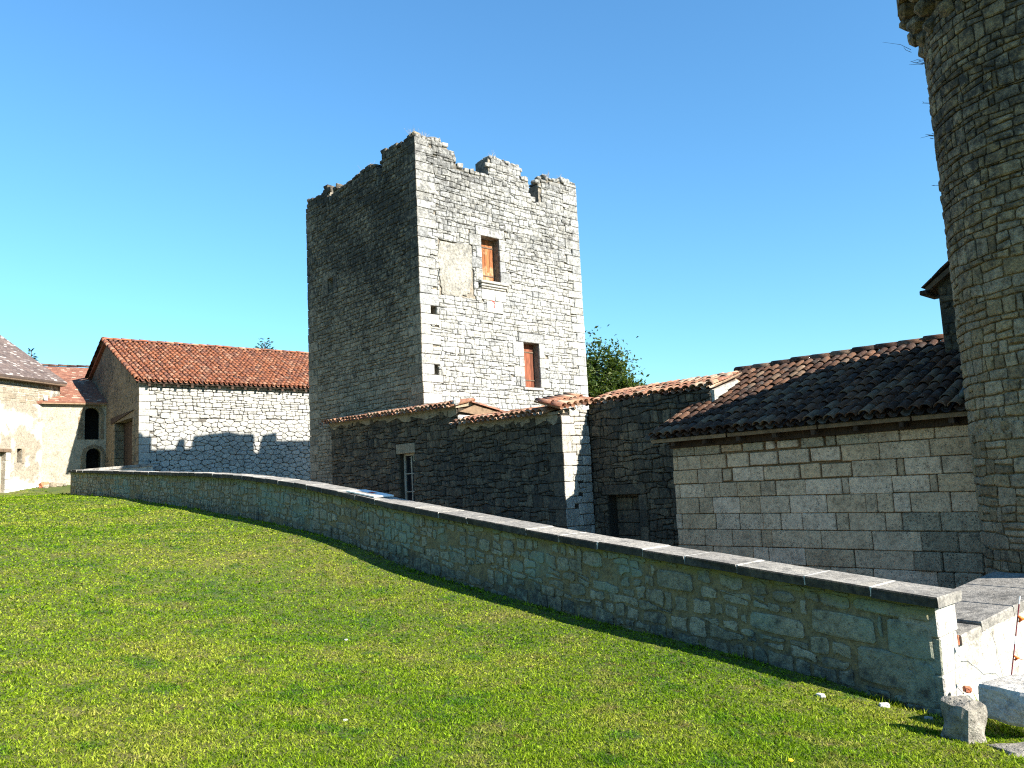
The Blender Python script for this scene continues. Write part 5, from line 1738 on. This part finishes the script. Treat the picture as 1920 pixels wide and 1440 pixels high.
# taller tufts in patches
def vnoise(x, y, s, seed):
    g = np.random.default_rng(seed).uniform(-1, 1, (256, 256))
    u, v = x / s + 500, y / s + 500
    i, j = np.floor(u).astype(int), np.floor(v).astype(int)
    fu, fv = u - i, v - j
    fu, fv = fu * fu * (3 - 2 * fu), fv * fv * (3 - 2 * fv)
    q = lambda a, b: g[a % 256, b % 256]
    return (q(i, j) * (1 - fu) + q(i + 1, j) * fu) * (1 - fv) + (q(i, j + 1) * (1 - fu) + q(i + 1, j + 1) * fu) * fv
patch = .6 * vnoise(x, y, .13, 1) + .15 * vnoise(x, y, .5, 2) + .5 * vnoise(x, y, .06, 3)
gd = wl[keep] - da[keep]
h = rng.uniform(.014, .032, n) * (1 - .45 * np.exp(-(gd / .45) ** 2)) * (1 + .45 * np.clip(patch, -.8, 1.0)) * (1 + r * .012)
foot = gd < .13
h[foot] *= np.where(vnoise(x, y, .35, 9)[foot] > -.1, rng.uniform(1.5, 4.5, int(foot.sum())), 1.2)
wd_ = rng.uniform(.0028, .0072, n) * np.maximum(1, r / 5.5)
yaw = rng.uniform(0, 2 * np.pi, n)
lean = np.abs(rng.normal(1.0, .35, n))
ldir = rng.uniform(0, 2 * np.pi, n)
P = np.empty((n, 3, 3))
sx, sy = np.cos(yaw) * wd_, np.sin(yaw) * wd_
P[:, 0] = np.c_[x - sx, y - sy, z]
P[:, 1] = np.c_[x + sx, y + sy, z]
P[:, 2] = np.c_[x + np.cos(ldir) * h * np.sin(lean), y + np.sin(ldir) * h * np.sin(lean), z + h * np.cos(np.clip(lean, 0, 1.35))]
me = bpy.data.meshes.new('lawn_grass')
me.vertices.add(3 * n)
me.vertices.foreach_set('co', P.reshape(-1).astype(np.float32))
me.loops.add(3 * n)
me.loops.foreach_set('vertex_index', np.arange(3 * n, dtype=np.int32))
me.polygons.add(n)
me.polygons.foreach_set('loop_start', np.arange(0, 3 * n, 3, dtype=np.int32))
at = me.attributes.new('tint', 'FLOAT', 'POINT')
at.data.foreach_set('value', np.repeat(np.clip(rng.normal(.45, .3, n), 0, 1), 3).astype(np.float32))
me.materials.append(M['grass'])
me.update()
go = bpy.data.objects.new('lawn_grass', me)
COL.objects.link(go)
tag(go, 'short mown green and yellowing grass of the sloping lawn', 'grass', None, 'stuff')
# a dandelion and a few pebbles
dx, dy = 1.62, 5.28
dz = LZ(dx, dy)
DF = thing('dandelion', (dx, dy, dz), 'single yellow dandelion in the lawn near the right end of the wall', 'flower')
V, F = tube([(dx, dy, dz), (dx, dy, dz + .05)], .003, 5)
mesh_obj('stem', V, F, M['leaf'], DF)
V, F = tube([(dx, dy, dz + .05), (dx, dy, dz + .056), (dx, dy, dz + .064)], [.006, .02, .012], 9)
mesh_obj('flower_head', V, F, M['yellow'], DF)
for i, (x_, y_, s) in enumerate(((-1.35, 6.2, .016), (-2.0, 9.3, .018), (2.55, 7.3, .035), (3.05, 7.2, .04))):
    o = boulder('pebble', (x_, y_, LZ(x_, y_) + s * .3), s, s * .8, s * .5, i, '', M['pebble'], 80 + i, 1, .08, 0, .5)
    tag(o, ['small pale pebble in the near lawn left of centre', 'small pale pebble in the open lawn nearer the terrace wall', 'white stone chip at the foot of the terrace wall, left of two', 'white stone chip at the foot of the terrace wall, right of two'][i], 'stone', 'pebbles in the lawn')
